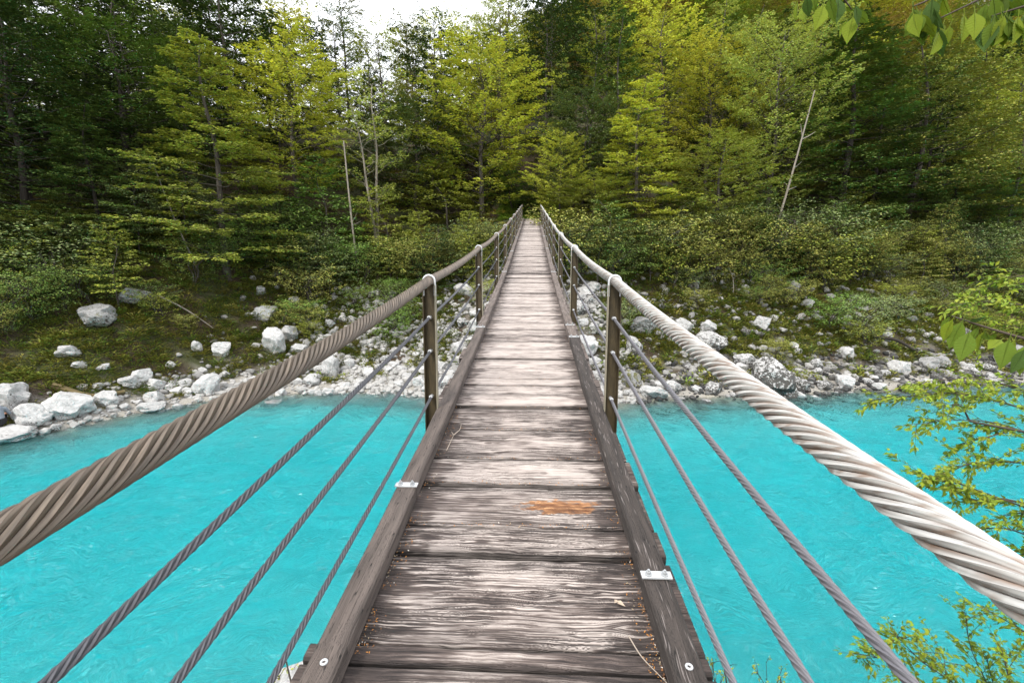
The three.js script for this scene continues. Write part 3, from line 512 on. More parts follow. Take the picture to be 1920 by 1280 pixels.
// [photo x, y of the foot, width, height in photo pixels, stone, label]
const stones = [
  [18, 770, 78, 62, 'plain', 'big grey-white boulder with a dark undercut behind the seated person'],
  [70, 790, 62, 42, 'white', 'white angular boulder at the water edge beside the seated person'],
  [132, 778, 70, 46, 'white', 'slanting white boulder with a lichened edge, next in line along the water'],
  [199, 760, 40, 30, 'white', 'rounded white boulder at the waterline in front of the mossy log'],
  [268, 712, 36, 26, 'white', 'white stone on top of the pair by the mossy log'],
  [247, 724, 44, 24, 'plain', 'broad white stone below another, beside the mossy log'],
  [290, 752, 38, 24, 'white', 'white rock lying in the shallows beyond the mossy log'],
  [287, 768, 48, 18, 'plain', 'flat wet rock in front of the white rock in the shallows'],
  [292, 728, 30, 24, 'white', 'upright white stone at the end of the mossy log'],
  [390, 735, 44, 42, 'white', 'large round white boulder at the edge of the gravel spit'],
  [345, 728, 26, 18, 'white', 'white stone beside the large round boulder'], [321, 732, 22, 16, 'white', 'small white stone two along from the large round boulder'],
  [417, 662, 34, 28, 'white', 'white boulder among small stones under the bush slope'], [370, 655, 22, 20, 'white', 'white stone at the top of the little stone slide'],
  [515, 660, 46, 52, 'white', 'tall cracked white boulder on the bank upstream of the bridge'], [543, 636, 28, 28, 'plain', 'rounded grey boulder leaning on the tall cracked one'],
  [497, 598, 44, 30, 'white', 'white boulder group head above the tall cracked boulder'], [512, 752, 36, 22, 'plain', 'pointed rock standing out of the shallows'],
  [620, 705, 32, 44, 'plain', 'standing grey boulder among the white cobbles'], [655, 690, 22, 22, 'white', 'round white cobble beside the standing grey boulder'], [570, 700, 26, 20, 'plain', 'pale stone beside the standing grey boulder'],
  [183, 606, 58, 40, 'grey', 'big weathered grey boulder half buried in the mossy bank'], [250, 565, 60, 30, 'grey', 'grey boulder under the bushes of the mossy bank'], [130, 672, 40, 22, 'plain', 'white boulder in the moss below the hazel'], [148, 690, 26, 14, 'white', 'low white stone in the moss'], [73, 512, 26, 20, 'grey', 'dull boulder under the trees'],
  [488, 550, 18, 16, 'plain', 'pale stone at the foot of the big layered tree'], [552, 570, 20, 16, 'white', 'white stone high on the bank upstream'],
  [1440, 735, 80, 72, 'black', 'largest boulder, white on top with black lichen below, at the water edge'], [1393, 690, 40, 34, 'speck', 'black-speckled rock leaning behind the largest boulder'], [1388, 698, 32, 22, 'white', 'smooth white stone beside the largest boulder'],
  [1475, 742, 42, 22, 'black', 'dark rock slab in front of the largest boulder'], [1500, 732, 32, 26, 'black', 'dark brown rock beside the slab'],
  [1330, 655, 56, 38, 'speck', 'broad speckled boulder on the grassy slope'], [1327, 622, 34, 22, 'plain', 'grey boulder above the broad speckled one'], [1282, 622, 34, 30, 'plain', 'rounded grey boulder beside the white hand cable'], [1205, 620, 60, 34, 'grey', 'long flat grey boulder near the bridge'], [1186, 662, 36, 38, 'speck', 'lichened white boulder near the bridge deck'],
  [1585, 668, 30, 22, 'white', 'white rock on the grass above the shore stones'], [1488, 653, 18, 14, 'white', 'small tilted white stone in the grass'], [1583, 722, 34, 24, 'white', 'square white block on the shore'], [1545, 728, 26, 16, 'black', 'black rock next to the square white block'], [1490, 545, 18, 20, 'grey', 'upright stone high in the shrubs'], [1514, 575, 22, 18, 'plain', 'pale rounded stone high in the shrubs'],
  [1427, 615, 40, 26, 'plain', 'twin pale stone in the middle of the shrub slope'], [1663, 640, 18, 22, 'plain', 'squarish pale block in the shrub slope'], [1685, 700, 36, 28, 'white', 'white angular rock by the driftwood'], [1740, 690, 32, 26, 'grey', 'grey rounded boulder by the driftwood'], [1765, 688, 28, 24, 'grey', 'second grey boulder by the driftwood'],
  [1225, 742, 56, 22, 'plain', 'flat white-topped rock in the shallows beside the bridge'], [1185, 725, 44, 40, 'moss', 'moss-covered rock beside the bridge deck'], [1262, 735, 30, 24, 'speck', 'speckled rock behind the flat one in the shallows'], [1350, 712, 34, 24, 'speck', 'speckled boulder in the row of shore stones'], [1530, 690, 24, 20, 'speck', 'pale speckled rock on top of the shore stones'],
  [1905, 690, 70, 50, 'grey', 'huge smooth grey boulder under the overhanging leaves'], [1325, 765, 26, 8, 'moss', 'brown rock just under the water surface'],
  [22, 820, 96, 24, 'plain', 'long low white rock in the water on which the person sits'],
];
for (const [px, fy, w, h, mt, label] of stones) {
  const p = spot(px, fy); if (!p) continue; const s = pxm(p);
  boulder(p, w / s, h / s * 1.15, ROCK[mt], rockGeos[Math.floor(R() * 8)], label, null, 0.22, rr(-0.5, 0.5) * 0 + R() * 6.28);
}
// pale boulders heaped under the deck on either side
const free = (x, z, r) => !rocksPlaced.some(q => (q[0] - x) ** 2 + (q[1] - z) ** 2 < (q[2] * 0.75 + r * 0.75) ** 2);
const extra = [];
for (let tries = 0; tries < 1500 && extra.length < 70; tries++) { const sd = R() < 0.5 ? -1 : 1, f = rr(18.2, 27), x = sd > 0 ? rr(0.6, 3.6) : rr(-4.2, -0.7) - (27 - f) * 0.06, w = rr(0.4, 1.25) * (R() < 0.25 ? 1.3 : 0.8); if (!free(x, -f, w / 2)) continue; extra.push(1); const m = boulder(ground(x, f), w, w * rr(0.6, 0.95), ROCK[pick(['white', 'white', 'white', 'plain', 'speck'])], pick(rockGeos), 'white boulder in the heap under the bridge deck', 'white boulders under the bridge', 0.25); m.material = m.material; }
// shore stones
let shoreN = 0;
for (let tries = 0; tries < 9000 && shoreN < 175; tries++) {
  const x = R() < 0.5 ? rr(-17.5, 0) : rr(3, 25), s = -0.3 + (x > 4 ? 2.1 : 3.4) * R() ** 1.3 + (R() < 0.2 ? rr(0, 5) : 0), f = smoothShore(x) + s, w = rr(0.3, 0.6) * (R() < 0.18 ? 1.6 : 1); if (!free(x, -f, w / 2)) continue;
  const rightSide = x > 4.5, mt = rightSide ? pick(['black', 'soot', 'soot', 'black', 'soot', 'white', 'moss', 'speck']) : pick(['white', 'white', 'white', 'plain', 'speck']);
  boulder(ground(x, f), w, w * rr(0.55, 0.9), ROCK[mt], pick(rockGeos), rightSide ? 'stone in the dark-lichened row along the shore past the bridge' : 'pale stone on the shore upstream of the bridge', rightSide ? 'lichened shore stones' : 'pale shore stones', 0.28); shoreN++;
}
{ // uncounted cobbles and rubble
  const put = (name, geo, n, gen, label, cat) => {
    const im = new THREE.InstancedMesh(geo, ROCK[name === 'rubble' ? 'plain' : 'white'], n), m = new THREE.Matrix4(), c = new THREE.Color(), e = new THREE.Euler();
    for (let k = 0; k < n; k++) { const [x, f, w, tone] = gen(); m.compose(ground(x, f).add(V(0, w * 0.12, 0)), new THREE.Quaternion().setFromEuler(e.set(rr(-0.5, 0.5), R() * 6.28, rr(-0.5, 0.5))), V(w / 2, w * rr(0.28, 0.5), w / 2 * rr(0.7, 1.2))); im.setMatrixAt(k, m); im.setColorAt(k, c.setRGB(tone, tone * 0.985, tone * 0.96)); }
    im.name = name; im.castShadow = im.receiveShadow = true; scene.add(im); tag(im, label, cat, null, 'stuff');
  };
  put('cobbles', stoneGeos[0], 8200, () => { const u = R(), x = u < 0.3 ? rr(-9, -2) : rr(-20, 28), s = -1.1 + (u < 0.3 ? 6.5 : 4.2) * R() ** 1.4; return [x, smoothShore(x) + s, 0.06 + 0.30 * R() ** 2, x > 4.5 ? pick([0.06, 0.1, 0.3, 0.6, 0.15]) : rr(0.7, 1.05)]; }, 'small pale cobbles scattered along the waterline', 'cobbles');
  put('rubble', stoneGeos[1], 4800, () => { const u = R(); if (u < 0.1) { const x = rr(-12.5, -5.5), s = rr(1.5, 8); return [x, smoothShore(x) + s, 0.1 + 0.45 * R() ** 2, rr(0.75, 1.05)]; } if (u < 0.42) { const f = rr(18.5, 30), x = rr(-5.2, 5) ; return [x, f, 0.08 + 0.32 * R() ** 2, rr(0.8, 1.05)]; } const x = u < 0.6 ? rr(-16, 0) : rr(3, 24), s = 1 + 9.5 * R(); return [x, smoothShore(x) + s, 0.06 + 0.42 * R() ** 2.4, rr(0.5, 0.95)]; }, 'grey-white rubble strewn over the bank slope', 'rubble');
}
// ------------------------------------------------------------------ low growth on the bank
function herbGeo(seed, n, len, spread, up) { const Q = mulberry(seed), q = (a, b) => a + (b - a) * Q(), b = new Buf(); for (let k = 0; k < n; k++) { const a = q(0, 6.28), r = spread * Math.sqrt(Q()), d = V(Math.cos(a), q(0.1, 1) * up, Math.sin(a)).normalize(), nr = V(-d.x * d.y, 1 - d.y * d.y, -d.z * d.y).normalize(), t = q(0.7, 1.25); leaf(b, V(Math.cos(a) * r, q(0, 0.16) * up, Math.sin(a) * r), d, nr, len * q(0.6, 1.3), len * q(0.22, 0.4), [t * q(0.9, 1.15), t, t * q(0.7, 1.1)]); } return b.geo(false); }
{
  const cover = (name, geo, n, gen, label) => {
    const im = new THREE.InstancedMesh(geo, leafMat('herb', 1, 1, 1), n), m = new THREE.Matrix4(), c = new THREE.Color(); let k = 0;
    for (let t = 0; t < n * 6 && k < n; t++) { const g = gen(); if (!g) continue; const [x, f, s, col] = g; m.compose(ground(x, f).add(V(0, -0.02, 0)), new THREE.Quaternion().setFromAxisAngle(V(0, 1, 0), R() * 6.28), V(s, s * rr(0.7, 1.2), s)); im.setMatrixAt(k, m); im.setColorAt(k++, c.setRGB(...col)); }
    im.count = k; im.name = name; im.castShadow = im.receiveShadow = true; scene.add(im); tag(im, label, 'undergrowth', null, 'stuff');
  };
  const tone = () => { const u = R(), k = rr(0.95, 1.6); return u < 0.5 ? [0.15 * k, 0.165 * k, 0.03 * k] : u < 0.8 ? [0.10 * k, 0.15 * k, 0.025 * k] : [0.21 * k, 0.19 * k, 0.05 * k]; };
  const where = (x, f) => { if (f > 33.4 && Math.abs(x) < 3) return true; const s = f - smoothShore(x); return s > 1.0 && N2(x * 0.6, f * 0.6) + 0.5 * N2(x * 2, f * 2) + sst(1, 5, s) * 0.9 > 0.25 && !(Math.abs(x) < 1.5 && f < 33) && !(Math.abs(x) < 4 && s < 8.5 && N2(x, f) < 0.45); };
  cover('herb_cover', herbGeo(701, 34, 0.15, 0.2, 0.9), 16000, () => { if (R() < 0.05) { const x = rr(-2.5, 2.5), f = rr(33.6, 42); return [x, f, rr(0.8, 1.3), [0.2, 0.3, 0.04]]; } const x = rr(-30, 38), f = smoothShore(x) + 0.8 + 13 * R(); return where(x, f) ? [x, f, rr(0.7, 1.5), tone()] : null; }, 'low green herbs and grass covering the far bank');
  cover('moss_cover', herbGeo(702, 40, 0.07, 0.16, 0.4), 10000, () => { const x = rr(-20, 28), f = smoothShore(x) + 0.8 + 9 * R(); return where(x, f) ? [x, f, rr(0.8, 1.6), R() < 0.6 ? [0.21, 0.195, 0.025] : [0.13, 0.155, 0.025]] : null; }, 'yellow-green moss cushions between the stones');
  cover('near_bank_growth', herbGeo(704, 34, 0.12, 0.18, 0.9), 3200, () => { const x = rr(-12, 14), f = rr(-8, 0.4); return Math.abs(x) < 0.95 || N2(x * 0.7, f * 0.7) < -0.35 ? null : [x, f, rr(0.7, 1.5), tone()]; }, 'weeds and grass on the near bank beside the bridge');
  cover('forest_floor_growth', herbGeo(703, 30, 0.3, 0.45, 0.8), 5600, () => { const x = rr(-60, 64), f = smoothShore(x) + 9 + 22 * R(); return Math.abs(x) < 1.6 && f < 40 ? null : [x, f, rr(0.8, 1.8), tone()]; }, 'dim undergrowth on the forest floor');
}
const shrubLabel = { olive: ['olive green shrub on the stony slope'], green: ['leafy green shrub on the far bank'], grey: ['grey-green willow shrub on the stony slope'], yellow: ['yellow-green bush on the far bank'] };
let shrubs = 0;
for (let tries = 0; tries < 4000 && shrubs < 165; tries++) {
  const x = rr(-24, 34), s = 2.6 + 8.4 * R() ** 0.75, f = smoothShore(x) + s; if (Math.abs(x) < 2.1 || (Math.abs(x) < 4 && s < 7)) continue; if (x < 0 && s < 4 && R() < 0.75) continue; if (x > 3 && s < 7.5 && R() < 0.5) continue;
  if (!free(x, -f, 0.35)) continue;
  const u = R(), rightS = x > 0, key = rightS ? (u < 0.5 ? 'olive' : u < 0.75 ? 'grey' : u < 0.92 ? 'green' : 'yellow') : (u < 0.5 ? 'green' : u < 0.75 ? 'olive' : u < 0.9 ? 'yellow' : 'grey');
  const h = rr(0.7, 1.5) * (s > 7.5 ? 1.7 : 1) * (R() < 0.15 ? 1.4 : 1), def = TREE.bush[Math.floor(R() * 4)];
  tag(plant('shrub', def, ground(x, f), h, h * rr(1.1, 1.7), LEAF[{ olive: 'olive', green: pick(['green', 'fresh', 'green']), grey: 'grey', yellow: 'lime' }[key]], bark, R() * 6.28), ...(() => { const d = (h < 1 ? 'low ' : h < 1.8 ? 'middling ' : 'tall ') + shrubLabel[key][0] + (rightS ? ' past the bridge' : ' upstream of the bridge'); return [d, 'shrub', d + ' set']; })()); shrubs++;
}
for (let tries = 0, n = 0; tries < 900 && n < 46; tries++) {      // saplings close the edge of the wood
  const x = rr(-30, 36), f = smoothShore(x) + rr(7.5, 12); if (Math.abs(x) < 2.6) continue; const p = ground(x, f); if (used.some(u => dist2(u, p) < 1.6)) continue; used.push(p); n++;
  const d = TREE.sapling[n % 2]; const lf = pick(x < 0 ? ['green', 'deep', 'lime', 'grey'] : ['olive', 'green', 'lime', 'green']), lb = `${hue[lf]} young tree at the wood edge ${x < 0 ? 'upstream of' : 'past'} the bridge`; tag(plant('edge_sapling', d, p, rr(2.6, 5), rr(2.2, 3.6), LEAF[lf], bark, R() * 6.28), lb, 'sapling', lb + ' set');
}
// dead wood
function deadStem(name, pts, r0, r1, mat, label, twigs = []) {
  const g = base(name, pts[0]); const c = new THREE.CatmullRomCurve3(pts.map(p => p.clone().sub(pts[0]))), P = c.getPoints(24), b = new Buf(); tube(b, P, P.map((_, k) => lerp(r0, r1, k / 24)), 8, null, 0.7); mesh('stem', b.geo(), mat, g);
  for (const [t, d, r] of twigs) { const a = c.getPoint(t), bb = new Buf(), Q = [a, a.clone().addScaledVector(d, 0.5).add(V(0, 0.02, 0)), a.clone().add(d).add(V(0, 0.12 * d.length(), 0))]; tube(bb, Q, [r, r * 0.7, r * 0.3], 6, null, 0.7); mesh('branch_stub', bb.geo(), mat, g); }
  return tag(g, label, 'dead wood');
}
const up = (px, fy, ty, dx = 0) => { const p = spot(px, fy), s = pxm(p); return [p, p.clone().add(V(dx / s * 0.5, (fy - ty) / s * 0.5, 0.1)), p.clone().add(V(dx / s, (fy - ty) / s * 1.02, 0))]; };
deadStem('dead_snag', up(1440, 480, 200, 52), 0.09, 0.035, barkPale, 'leaning dead trunk with pale bare wood and broken branch stubs', [[0.42, V(0.55, 0.16, 0), 0.035], [0.44, V(-0.35, 0.22, 0.1), 0.03], [0.72, V(0.8, 0.35, 0), 0.04], [0.74, V(-0.2, 0.65, 0), 0.035], [0.3, V(-0.45, 0.2, 0.2), 0.025], [0.55, V(0.3, 0.3, 0.3), 0.025]]);
deadStem('dead_pole', up(672, 520, 285, -12), 0.07, 0.04, barkPale, 'upright bare dead pole beside the slender twin-stemmed tree', [[0.4, V(0.6, 0.15, 0.1), 0.02], [0.42, V(0.4, 0.5, 0.1), 0.016]]);
deadStem('dead_snag', up(28, 448, 330, -40), 0.13, 0.1, bark, 'leaning grey trunk at the wood edge above the bank bend');
deadStem('dead_sapling', up(372, 510, 320, -60), 0.05, 0.02, barkPale, 'thin leaning dead stem at the foot of the big yellow-green tree', [[0.5, V(0.3, 0.2, 0), 0.012]]);
{ const a = spot(100, 735), b2 = spot(180, 752), c2 = spot(235, 742); const l = V(0, 0.18, 0); deadStem('mossy_log', [a.add(l), b2.add(l), c2.add(l)], 0.13, 0.08, std(lin(0.17, 0.13, 0.06), 0.95, { map: barkTex }), 'long mossy driftwood log along the waterline'); }
{ const a = spot(300, 575), b2 = spot(400, 622); a.y += 0.5; b2.y += 0.1; deadStem('fallen_branch', [a, a.clone().lerp(b2, 0.5).add(V(0, 0.12, 0)), b2], 0.045, 0.02, barkPale, 'bare fallen branch lying down the mossy bank', [[0.4, V(0.5, 0.1, 0.3), 0.012]]); }
{ const a = spot(1635, 640), b2 = spot(1720, 668); a.y += 0.25; b2.y += 0.2; deadStem('driftwood', [a, a.clone().lerp(b2, 0.5).add(V(0, 0.25, 0)), b2], 0.12, 0.06, barkDark, 'dark twisted driftwood behind the lichened stones', [[0.3, V(0.5, 0.4, 0.2), 0.03]]); }
{ const a = spot(1375, 560), b2 = spot(1365, 520); a.y += 0.05; b2.y += 0.4; deadStem('dead_shrub', [a, a.clone().lerp(b2, 0.5).add(V(0.1, 0.3, 0)), b2.add(V(-0.1, 0.4, 0))], 0.03, 0.012, barkPale, 'bare pale dead shrub stem between the shrubs', [[0.5, V(0.4, 0.2, 0), 0.012], [0.7, V(-0.3, 0.3, 0), 0.01]]); }

{ // white blossom in the shrubs past the bridge
  const g = herbGeo(705, 5, 0.05, 0.03, 0.5), n = 170, im = new THREE.InstancedMesh(g, std(lin(0.75, 0.75, 0.7), 0.8, { side: THREE.DoubleSide }), n), m = new THREE.Matrix4();
  for (let k = 0; k < n; k++) { const c = pick([[9.5, 27.2], [11, 28], [12.3, 27], [8, 25.5], [14, 28]]), x = c[0] + rr(-1, 1), f = c[1] + rr(-0.9, 0.5), s = rr(0.6, 1.3); m.compose(ground(x, f).add(V(0, rr(0.3, 1.4), 0)), new THREE.Quaternion().setFromAxisAngle(V(0, 1, 0), R() * 6), V(s, s, s)); im.setMatrixAt(k, m); }
  im.name = 'shrub_blossom'; scene.add(im); tag(im, 'white blossom dotting the shrubs past the bridge', 'blossom', null, 'stuff');
}
// ------------------------------------------------------------------ growth on the near bank, close to the walker
const at = (px, py, depth) => V((px - 960) / 853 * depth, (640 - py) / 853 * depth, -depth).applyQuaternion(camera.quaternion).add(EYE);
const bigLeaf = (() => {                                            // a hornbeam leaf 1 m long: pleated between its side veins, pointed tip, toothed edge
  const b = new Buf(), nl = 66, nw = 6, rows = [];
  for (let i = 0; i <= nl; i++) {
    const t = i / nl, w = 0.245 * Math.sin(Math.PI * t ** 0.95) ** 1.15 * (1 - 0.25 * t) * (1 + (i % 4 < 2 ? 0.025 : -0.025)) + 0.001, row = [];
    for (let j = -nw / 2; j <= nw / 2; j++) { const s = j / (nw / 2), x = t + Math.abs(s) * 0.1 * (1 - t), vein = Math.abs((((t - Math.abs(s) * 0.10) * 11) % 1 + 1) % 1 - 0.5); const y = 0.04 * vein * Math.abs(s) ** 0.5 * Math.sin(Math.PI * t) + 0.10 * Math.abs(s) * w * 2 - 0.12 * t * t; row.push(b.vert(x, y, s * w, null, t, s)); }
    rows.push(row);
  }
  for (let i = 0; i < nl; i++) for (let j = 0; j < nw; j++) b.quad(rows[i][j], rows[i][j + 1], rows[i + 1][j + 1], rows[i + 1][j]);
  const g = b.geo(), stalk = new Buf(); tube(stalk, [V(-0.16, 0.01, 0), V(0.4, 0.004, 0), V(0.97, -0.11, 0)], [0.012, 0.010, 0.003], 5); return mergeGeometries([g, stalk.geo()]);
})();
const bigMats = [[0.21, 0.27, 0.018], [0.13, 0.195, 0.018], [0.07, 0.125, 0.022]].map(c => new THREE.MeshPhysicalMaterial({ color: lin(...c), roughness: 0.75, specularIntensity: 0.2, transmission: 0.5, thickness: 0, side: THREE.DoubleSide }));
const twigMat = std(lin(0.06, 0.042, 0.03), 0.8), budMat = std(lin(0.3, 0.22, 0.1), 0.8);
function leafSpray(name, label, twigs, leaves, bough) {
  const g = base(name, at(twigs[0][0][0], twigs[0][0][1], twigs[0][0][2]));
  const o = g.position;
  for (const tw of twigs) { const c = new THREE.CatmullRomCurve3(tw.map(q => at(...q).sub(o))).getPoints(14), b = new Buf(); tube(b, c, c.map((_, k) => lerp(0.0042, 0.0016, k / 14)), 6); mesh('twig', b.geo(), twigMat, g); }
  if (bough) { const b = new Buf(), c = new THREE.CatmullRomCurve3([...bough.map(q => V(...q).sub(o)), at(...twigs[0][0]).sub(o)]).getPoints(20); tube(b, c, c.map((_, k) => lerp(0.03, 0.0045, k / 20)), 7, null, 0.8); mesh('bough', b.geo(), bark, g); }
  for (const [x0, y0, x1, y1, d, roll, m] of leaves) {
    const a = at(x0, y0, d).sub(o), e = at(x1, y1, d + rr(-0.03, 0.03)).sub(o), L = a.distanceTo(e), X = e.clone().sub(a).normalize(), toEye = EYE.clone().sub(at(x0, y0, d)).normalize(), Y = toEye.addScaledVector(X, -toEye.dot(X)).normalize().applyAxisAngle(X, roll), Z = X.clone().cross(Y);
    const l = mesh('leaf', bigLeaf, bigMats[m], g); l.position.copy(a); l.quaternion.setFromRotationMatrix(new THREE.Matrix4().makeBasis(X, Y, Z)); l.scale.setScalar(L);
  }
  return tag(g, label, 'branch');
}
leafSpray('hanging_leaf_branch', 'small hanging spray of hornbeam leaves against the pale green tree', [[[1560, -60, 1.25], [1575, -15, 1.28], [1598, 18, 1.3]], [[1560, -40, 1.25], [1530, -10, 1.28], [1505, 0, 1.3]]],
  [[1497, -2, 1490, 40, 1.3, 1.15, 0], [1513, -12, 1516, 34, 1.27, 0.3, 2], [1546, 6, 1531, 53, 1.28, -0.3, 0], [1526, -14, 1528, 24, 1.3, 0.5, 1], [1556, -12, 1563, 42, 1.3, 0.6, 1], [1572, -8, 1574, 38, 1.33, -0.7, 2], [1601, 28, 1588, 78, 1.3, 0.2, 0], [1594, 30, 1571, 70, 1.32, 1.1, 0], [1600, 14, 1628, 46, 1.3, 0.4, 1], [1604, 6, 1612, 46, 1.26, -0.8, 2], [1585, 12, 1604, 22, 1.3, 0.6, 1], [1512, 0, 1506, 38, 1.33, 0.9, 0]], [[3.3, 8.6, -0.2], [2.4, 8.4, -0.5], [1.5, 7.7, -0.9]]);
{
  const tw = [[[1960, -40, 1.35], [1880, -20, 1.36], [1810, 12, 1.38], [1755, 38, 1.4]], [[1960, 0, 1.3], [1900, 18, 1.32], [1860, 30, 1.34]], [[1790, -40, 1.4], [1740, 0, 1.42], [1712, 12, 1.42]]], lv = [];
  for (let k = 0; k < 58; k++) { const t = tw[k % 3], c = new THREE.CatmullRomCurve3(t.map(q => V(...q))), p = c.getPoint(rr(0.12, 1)), a = Math.PI / 2 + rr(-0.75, 0.75), L = rr(38, 58); lv.push([p.x + rr(-12, 12), p.y + rr(0, 22), p.x + Math.cos(a) * L + rr(-8, 8), p.y + rr(8, 24) + Math.sin(a) * L, p.z + rr(-0.05, 0.05), rr(-1.1, 1.1), pick([0, 0, 1, 1, 2])]); }
  const near_tree = leafSpray('hornbeam_tree', 'near hornbeam whose large drooping leaf cluster hangs above the wide olive tree', tw, lv, [[3.35, 7.9, -0.25], [2.6, 7.7, -0.6], [2.1, 7.3, -0.95]]);
  near_tree.userData.category = 'tree';
  { const b = new Buf(), foot = ground(3.6, 0.1), c = new THREE.CatmullRomCurve3([foot.clone().add(V(0, -0.3, 0)), foot.clone().add(V(-0.05, 1.6, 0)), V(3.4, 7.5, -0.2), V(3.2, 10.5, -0.3)].map(q => q.sub(near_tree.position))).getPoints(24); tube(b, c, c.map((_, k) => lerp(0.13, 0.05, k / 24)), 10, null, 0.5); mesh('trunk', b.geo(), bark, near_tree); }
}
leafSpray('hanging_leaf_branch', 'leafy twig with pleated leaves reaching over the shore boulders', [[[1980, 650, 1.15], [1905, 630, 1.18], [1845, 612, 1.2], [1785, 592, 1.22]]],
  [[1785, 590, 1760, 626, 1.22, 1.0, 1], [1790, 594, 1764, 640, 1.2, 0.7, 0], [1808, 598, 1778, 652, 1.2, 0.3, 1], [1820, 618, 1800, 676, 1.18, 0.05, 1], [1815, 600, 1853, 598, 1.2, 1.0, 2], [1838, 610, 1818, 640, 1.21, 0.8, 1], [1850, 616, 1826, 662, 1.22, 1.1, 0], [1848, 622, 1858, 642, 1.17, 0.5, 1], [1868, 622, 1858, 640, 1.2, -0.6, 1], [1880, 636, 1856, 650, 1.18, 0.4, 0], [1895, 632, 1876, 690, 1.15, 0.1, 1], [1905, 634, 1890, 672, 1.17, 0.9, 0], [1930, 640, 1908, 700, 1.12, 0.5, 1], [1900, 620, 1940, 612, 1.18, 0.9, 1], [1925, 650, 1900, 700, 1.1, -0.5, 2]], [[3.45, 6.6, -0.2], [2.7, 6.5, -0.5], [1.9, 6.1, -0.8]]);

function twiggy(name, label, category, limbs, leafLen, perM, mats, jitter, foot, woodR = 0.009) {     // limbs given as points; small leaves along their side twigs
  const g = base(name, limbs[0][0].clone()), o = g.position, wood = new Buf(), crown = new Buf();
  for (const pts of limbs) {
    const c = new THREE.CatmullRomCurve3(pts.map(p => p.clone().sub(o))), len = c.getLength(), P = c.getPoints(18); tube(wood, P, P.map((_, k) => lerp(woodR, 0.0018, k / 18)), 5, null, 2);
    const nt = Math.round(len * 16);
    for (let k = 0; k < nt; k++) {
      const t = lerp(0.12, 1, (k + R()) / nt), p = c.getPoint(Math.min(1, t)), d = c.getTangent(Math.min(1, t)).add(V(rr(-1, 1), rr(-0.6, 0.6), rr(-1, 1))).normalize(), L = rr(0.06, 0.3) * jitter, e = p.clone().addScaledVector(d, L);
      tube(wood, [p, p.clone().lerp(e, 0.5).add(V(0, 0.01, 0)), e], [0.003, 0.002, 0.001], 4, null, 2);
      const nl = Math.max(2, Math.round(L * perM * rr(0.6, 1.2)));
      for (let q = 0; q < nl; q++) { const s = rr(0.15, 1.05), lp = p.clone().lerp(e, s).add(V(rr(-1, 1), rr(-1, 1), rr(-1, 1)).multiplyScalar(0.018)), ld = d.clone().add(V(rr(-1, 1), rr(-0.8, 0.3), rr(-1, 1))).normalize(), nr = V(rr(-0.8, 0.8), 1, rr(-0.8, 0.8)).normalize(), kk = rr(0.7, 1.3); nr.addScaledVector(ld, -nr.dot(ld)).normalize(); leaf(crown, lp, ld, nr, leafLen * rr(0.7, 1.3), leafLen * rr(0.4, 0.6), [kk * rr(0.9, 1.25), kk, kk * rr(0.6, 1.1)]); }
    }
  }
  if (foot) {                                                       // the stem it all springs from
    const b = new Buf(), lo = foot.clone().add(V(0, -0.2, 0)).sub(o), mid = limbs.reduce((a, l) => a.add(l[0]), V(0, 0, 0)).multiplyScalar(1 / limbs.length).sub(o), top = mid.clone().lerp(lo, 0.25).setY(mid.y + 0.3);
    const c = new THREE.CatmullRomCurve3([lo, lo.clone().lerp(top, 0.5).add(V(0.1, 0.1, 0.05)), top]), P = c.getPoints(16); tube(b, P, P.map((_, k) => lerp(woodR * 5, woodR * 1.6, k / 16)), 8, null, 0.6);
    for (const l of limbs) { const e = l[0].clone().sub(o), a = c.getPoint(clamp((e.y - lo.y) / (top.y - lo.y) - 0.12, 0.2, 1)); if (a.distanceTo(e) > 0.05) tube(b, [a, a.clone().lerp(e, 0.5).add(V(0, 0.06, 0)), e], [woodR * 1.5, woodR * 1.2, woodR], 6, null, 0.6); }
    mesh('trunk', b.geo(), bark, g);
  }
  mesh('branch', wood.geo(), twigMat, g); mesh('foliage', crown.geo(false), mats, g); return tag(g, label, category);
}
const A = (list, d) => list.map(([x, y], k) => at(x, y, d + 0.12 * Math.sin(k * 2.1 + x)));
twiggy('riverside_tree', 'thin arching tree with small yellow-green leaves hanging over the water past the white cable', 'tree', [
  A([[2010, 800], [1900, 760], [1800, 738], [1715, 742], [1652, 748]], 4.2), A([[2010, 760], [1930, 735], [1850, 712], [1770, 712], [1700, 722]], 4.4), A([[2010, 850], [1930, 812], [1850, 790], [1780, 788], [1715, 796]], 4.0), A([[1900, 805], [1850, 820], [1800, 832]], 4.1),
  A([[2000, 890], [1920, 868], [1850, 866], [1790, 880], [1748, 905]], 3.9), A([[2000, 990], [1920, 950], [1850, 925], [1790, 905], [1738, 898]], 3.8), A([[1880, 935], [1840, 940], [1800, 928]], 3.8), A([[2000, 1040], [1940, 1010], [1880, 990], [1830, 992]], 3.7), A([[2000, 1080], [1940, 1050], [1890, 1035]], 3.7), A([[1990, 960], [1930, 960], [1870, 968]], 3.75), A([[1820, 790], [1800, 760], [1760, 762]], 4.2)], 0.05, 110, leafMat('spray', 0.21, 0.285, 0.03, 0.3), 1.2, ground(6.4, 2.2));
twiggy('riverside_tree', 'leafy branch with larger yellow-green leaves in front of the shrub slope', 'tree', [A([[2010, 600], [1930, 575], [1860, 565], [1800, 570]], 6), A([[2010, 560], [1930, 535], [1870, 530], [1830, 545]], 6.2), A([[2000, 640], [1930, 620], [1870, 605]], 5.8), A([[2000, 520], [1940, 515], [1890, 520]], 6)], 0.085, 36, leafMat('spray', 0.2, 0.28, 0.03), 1.6, ground(9.4, 2.4));
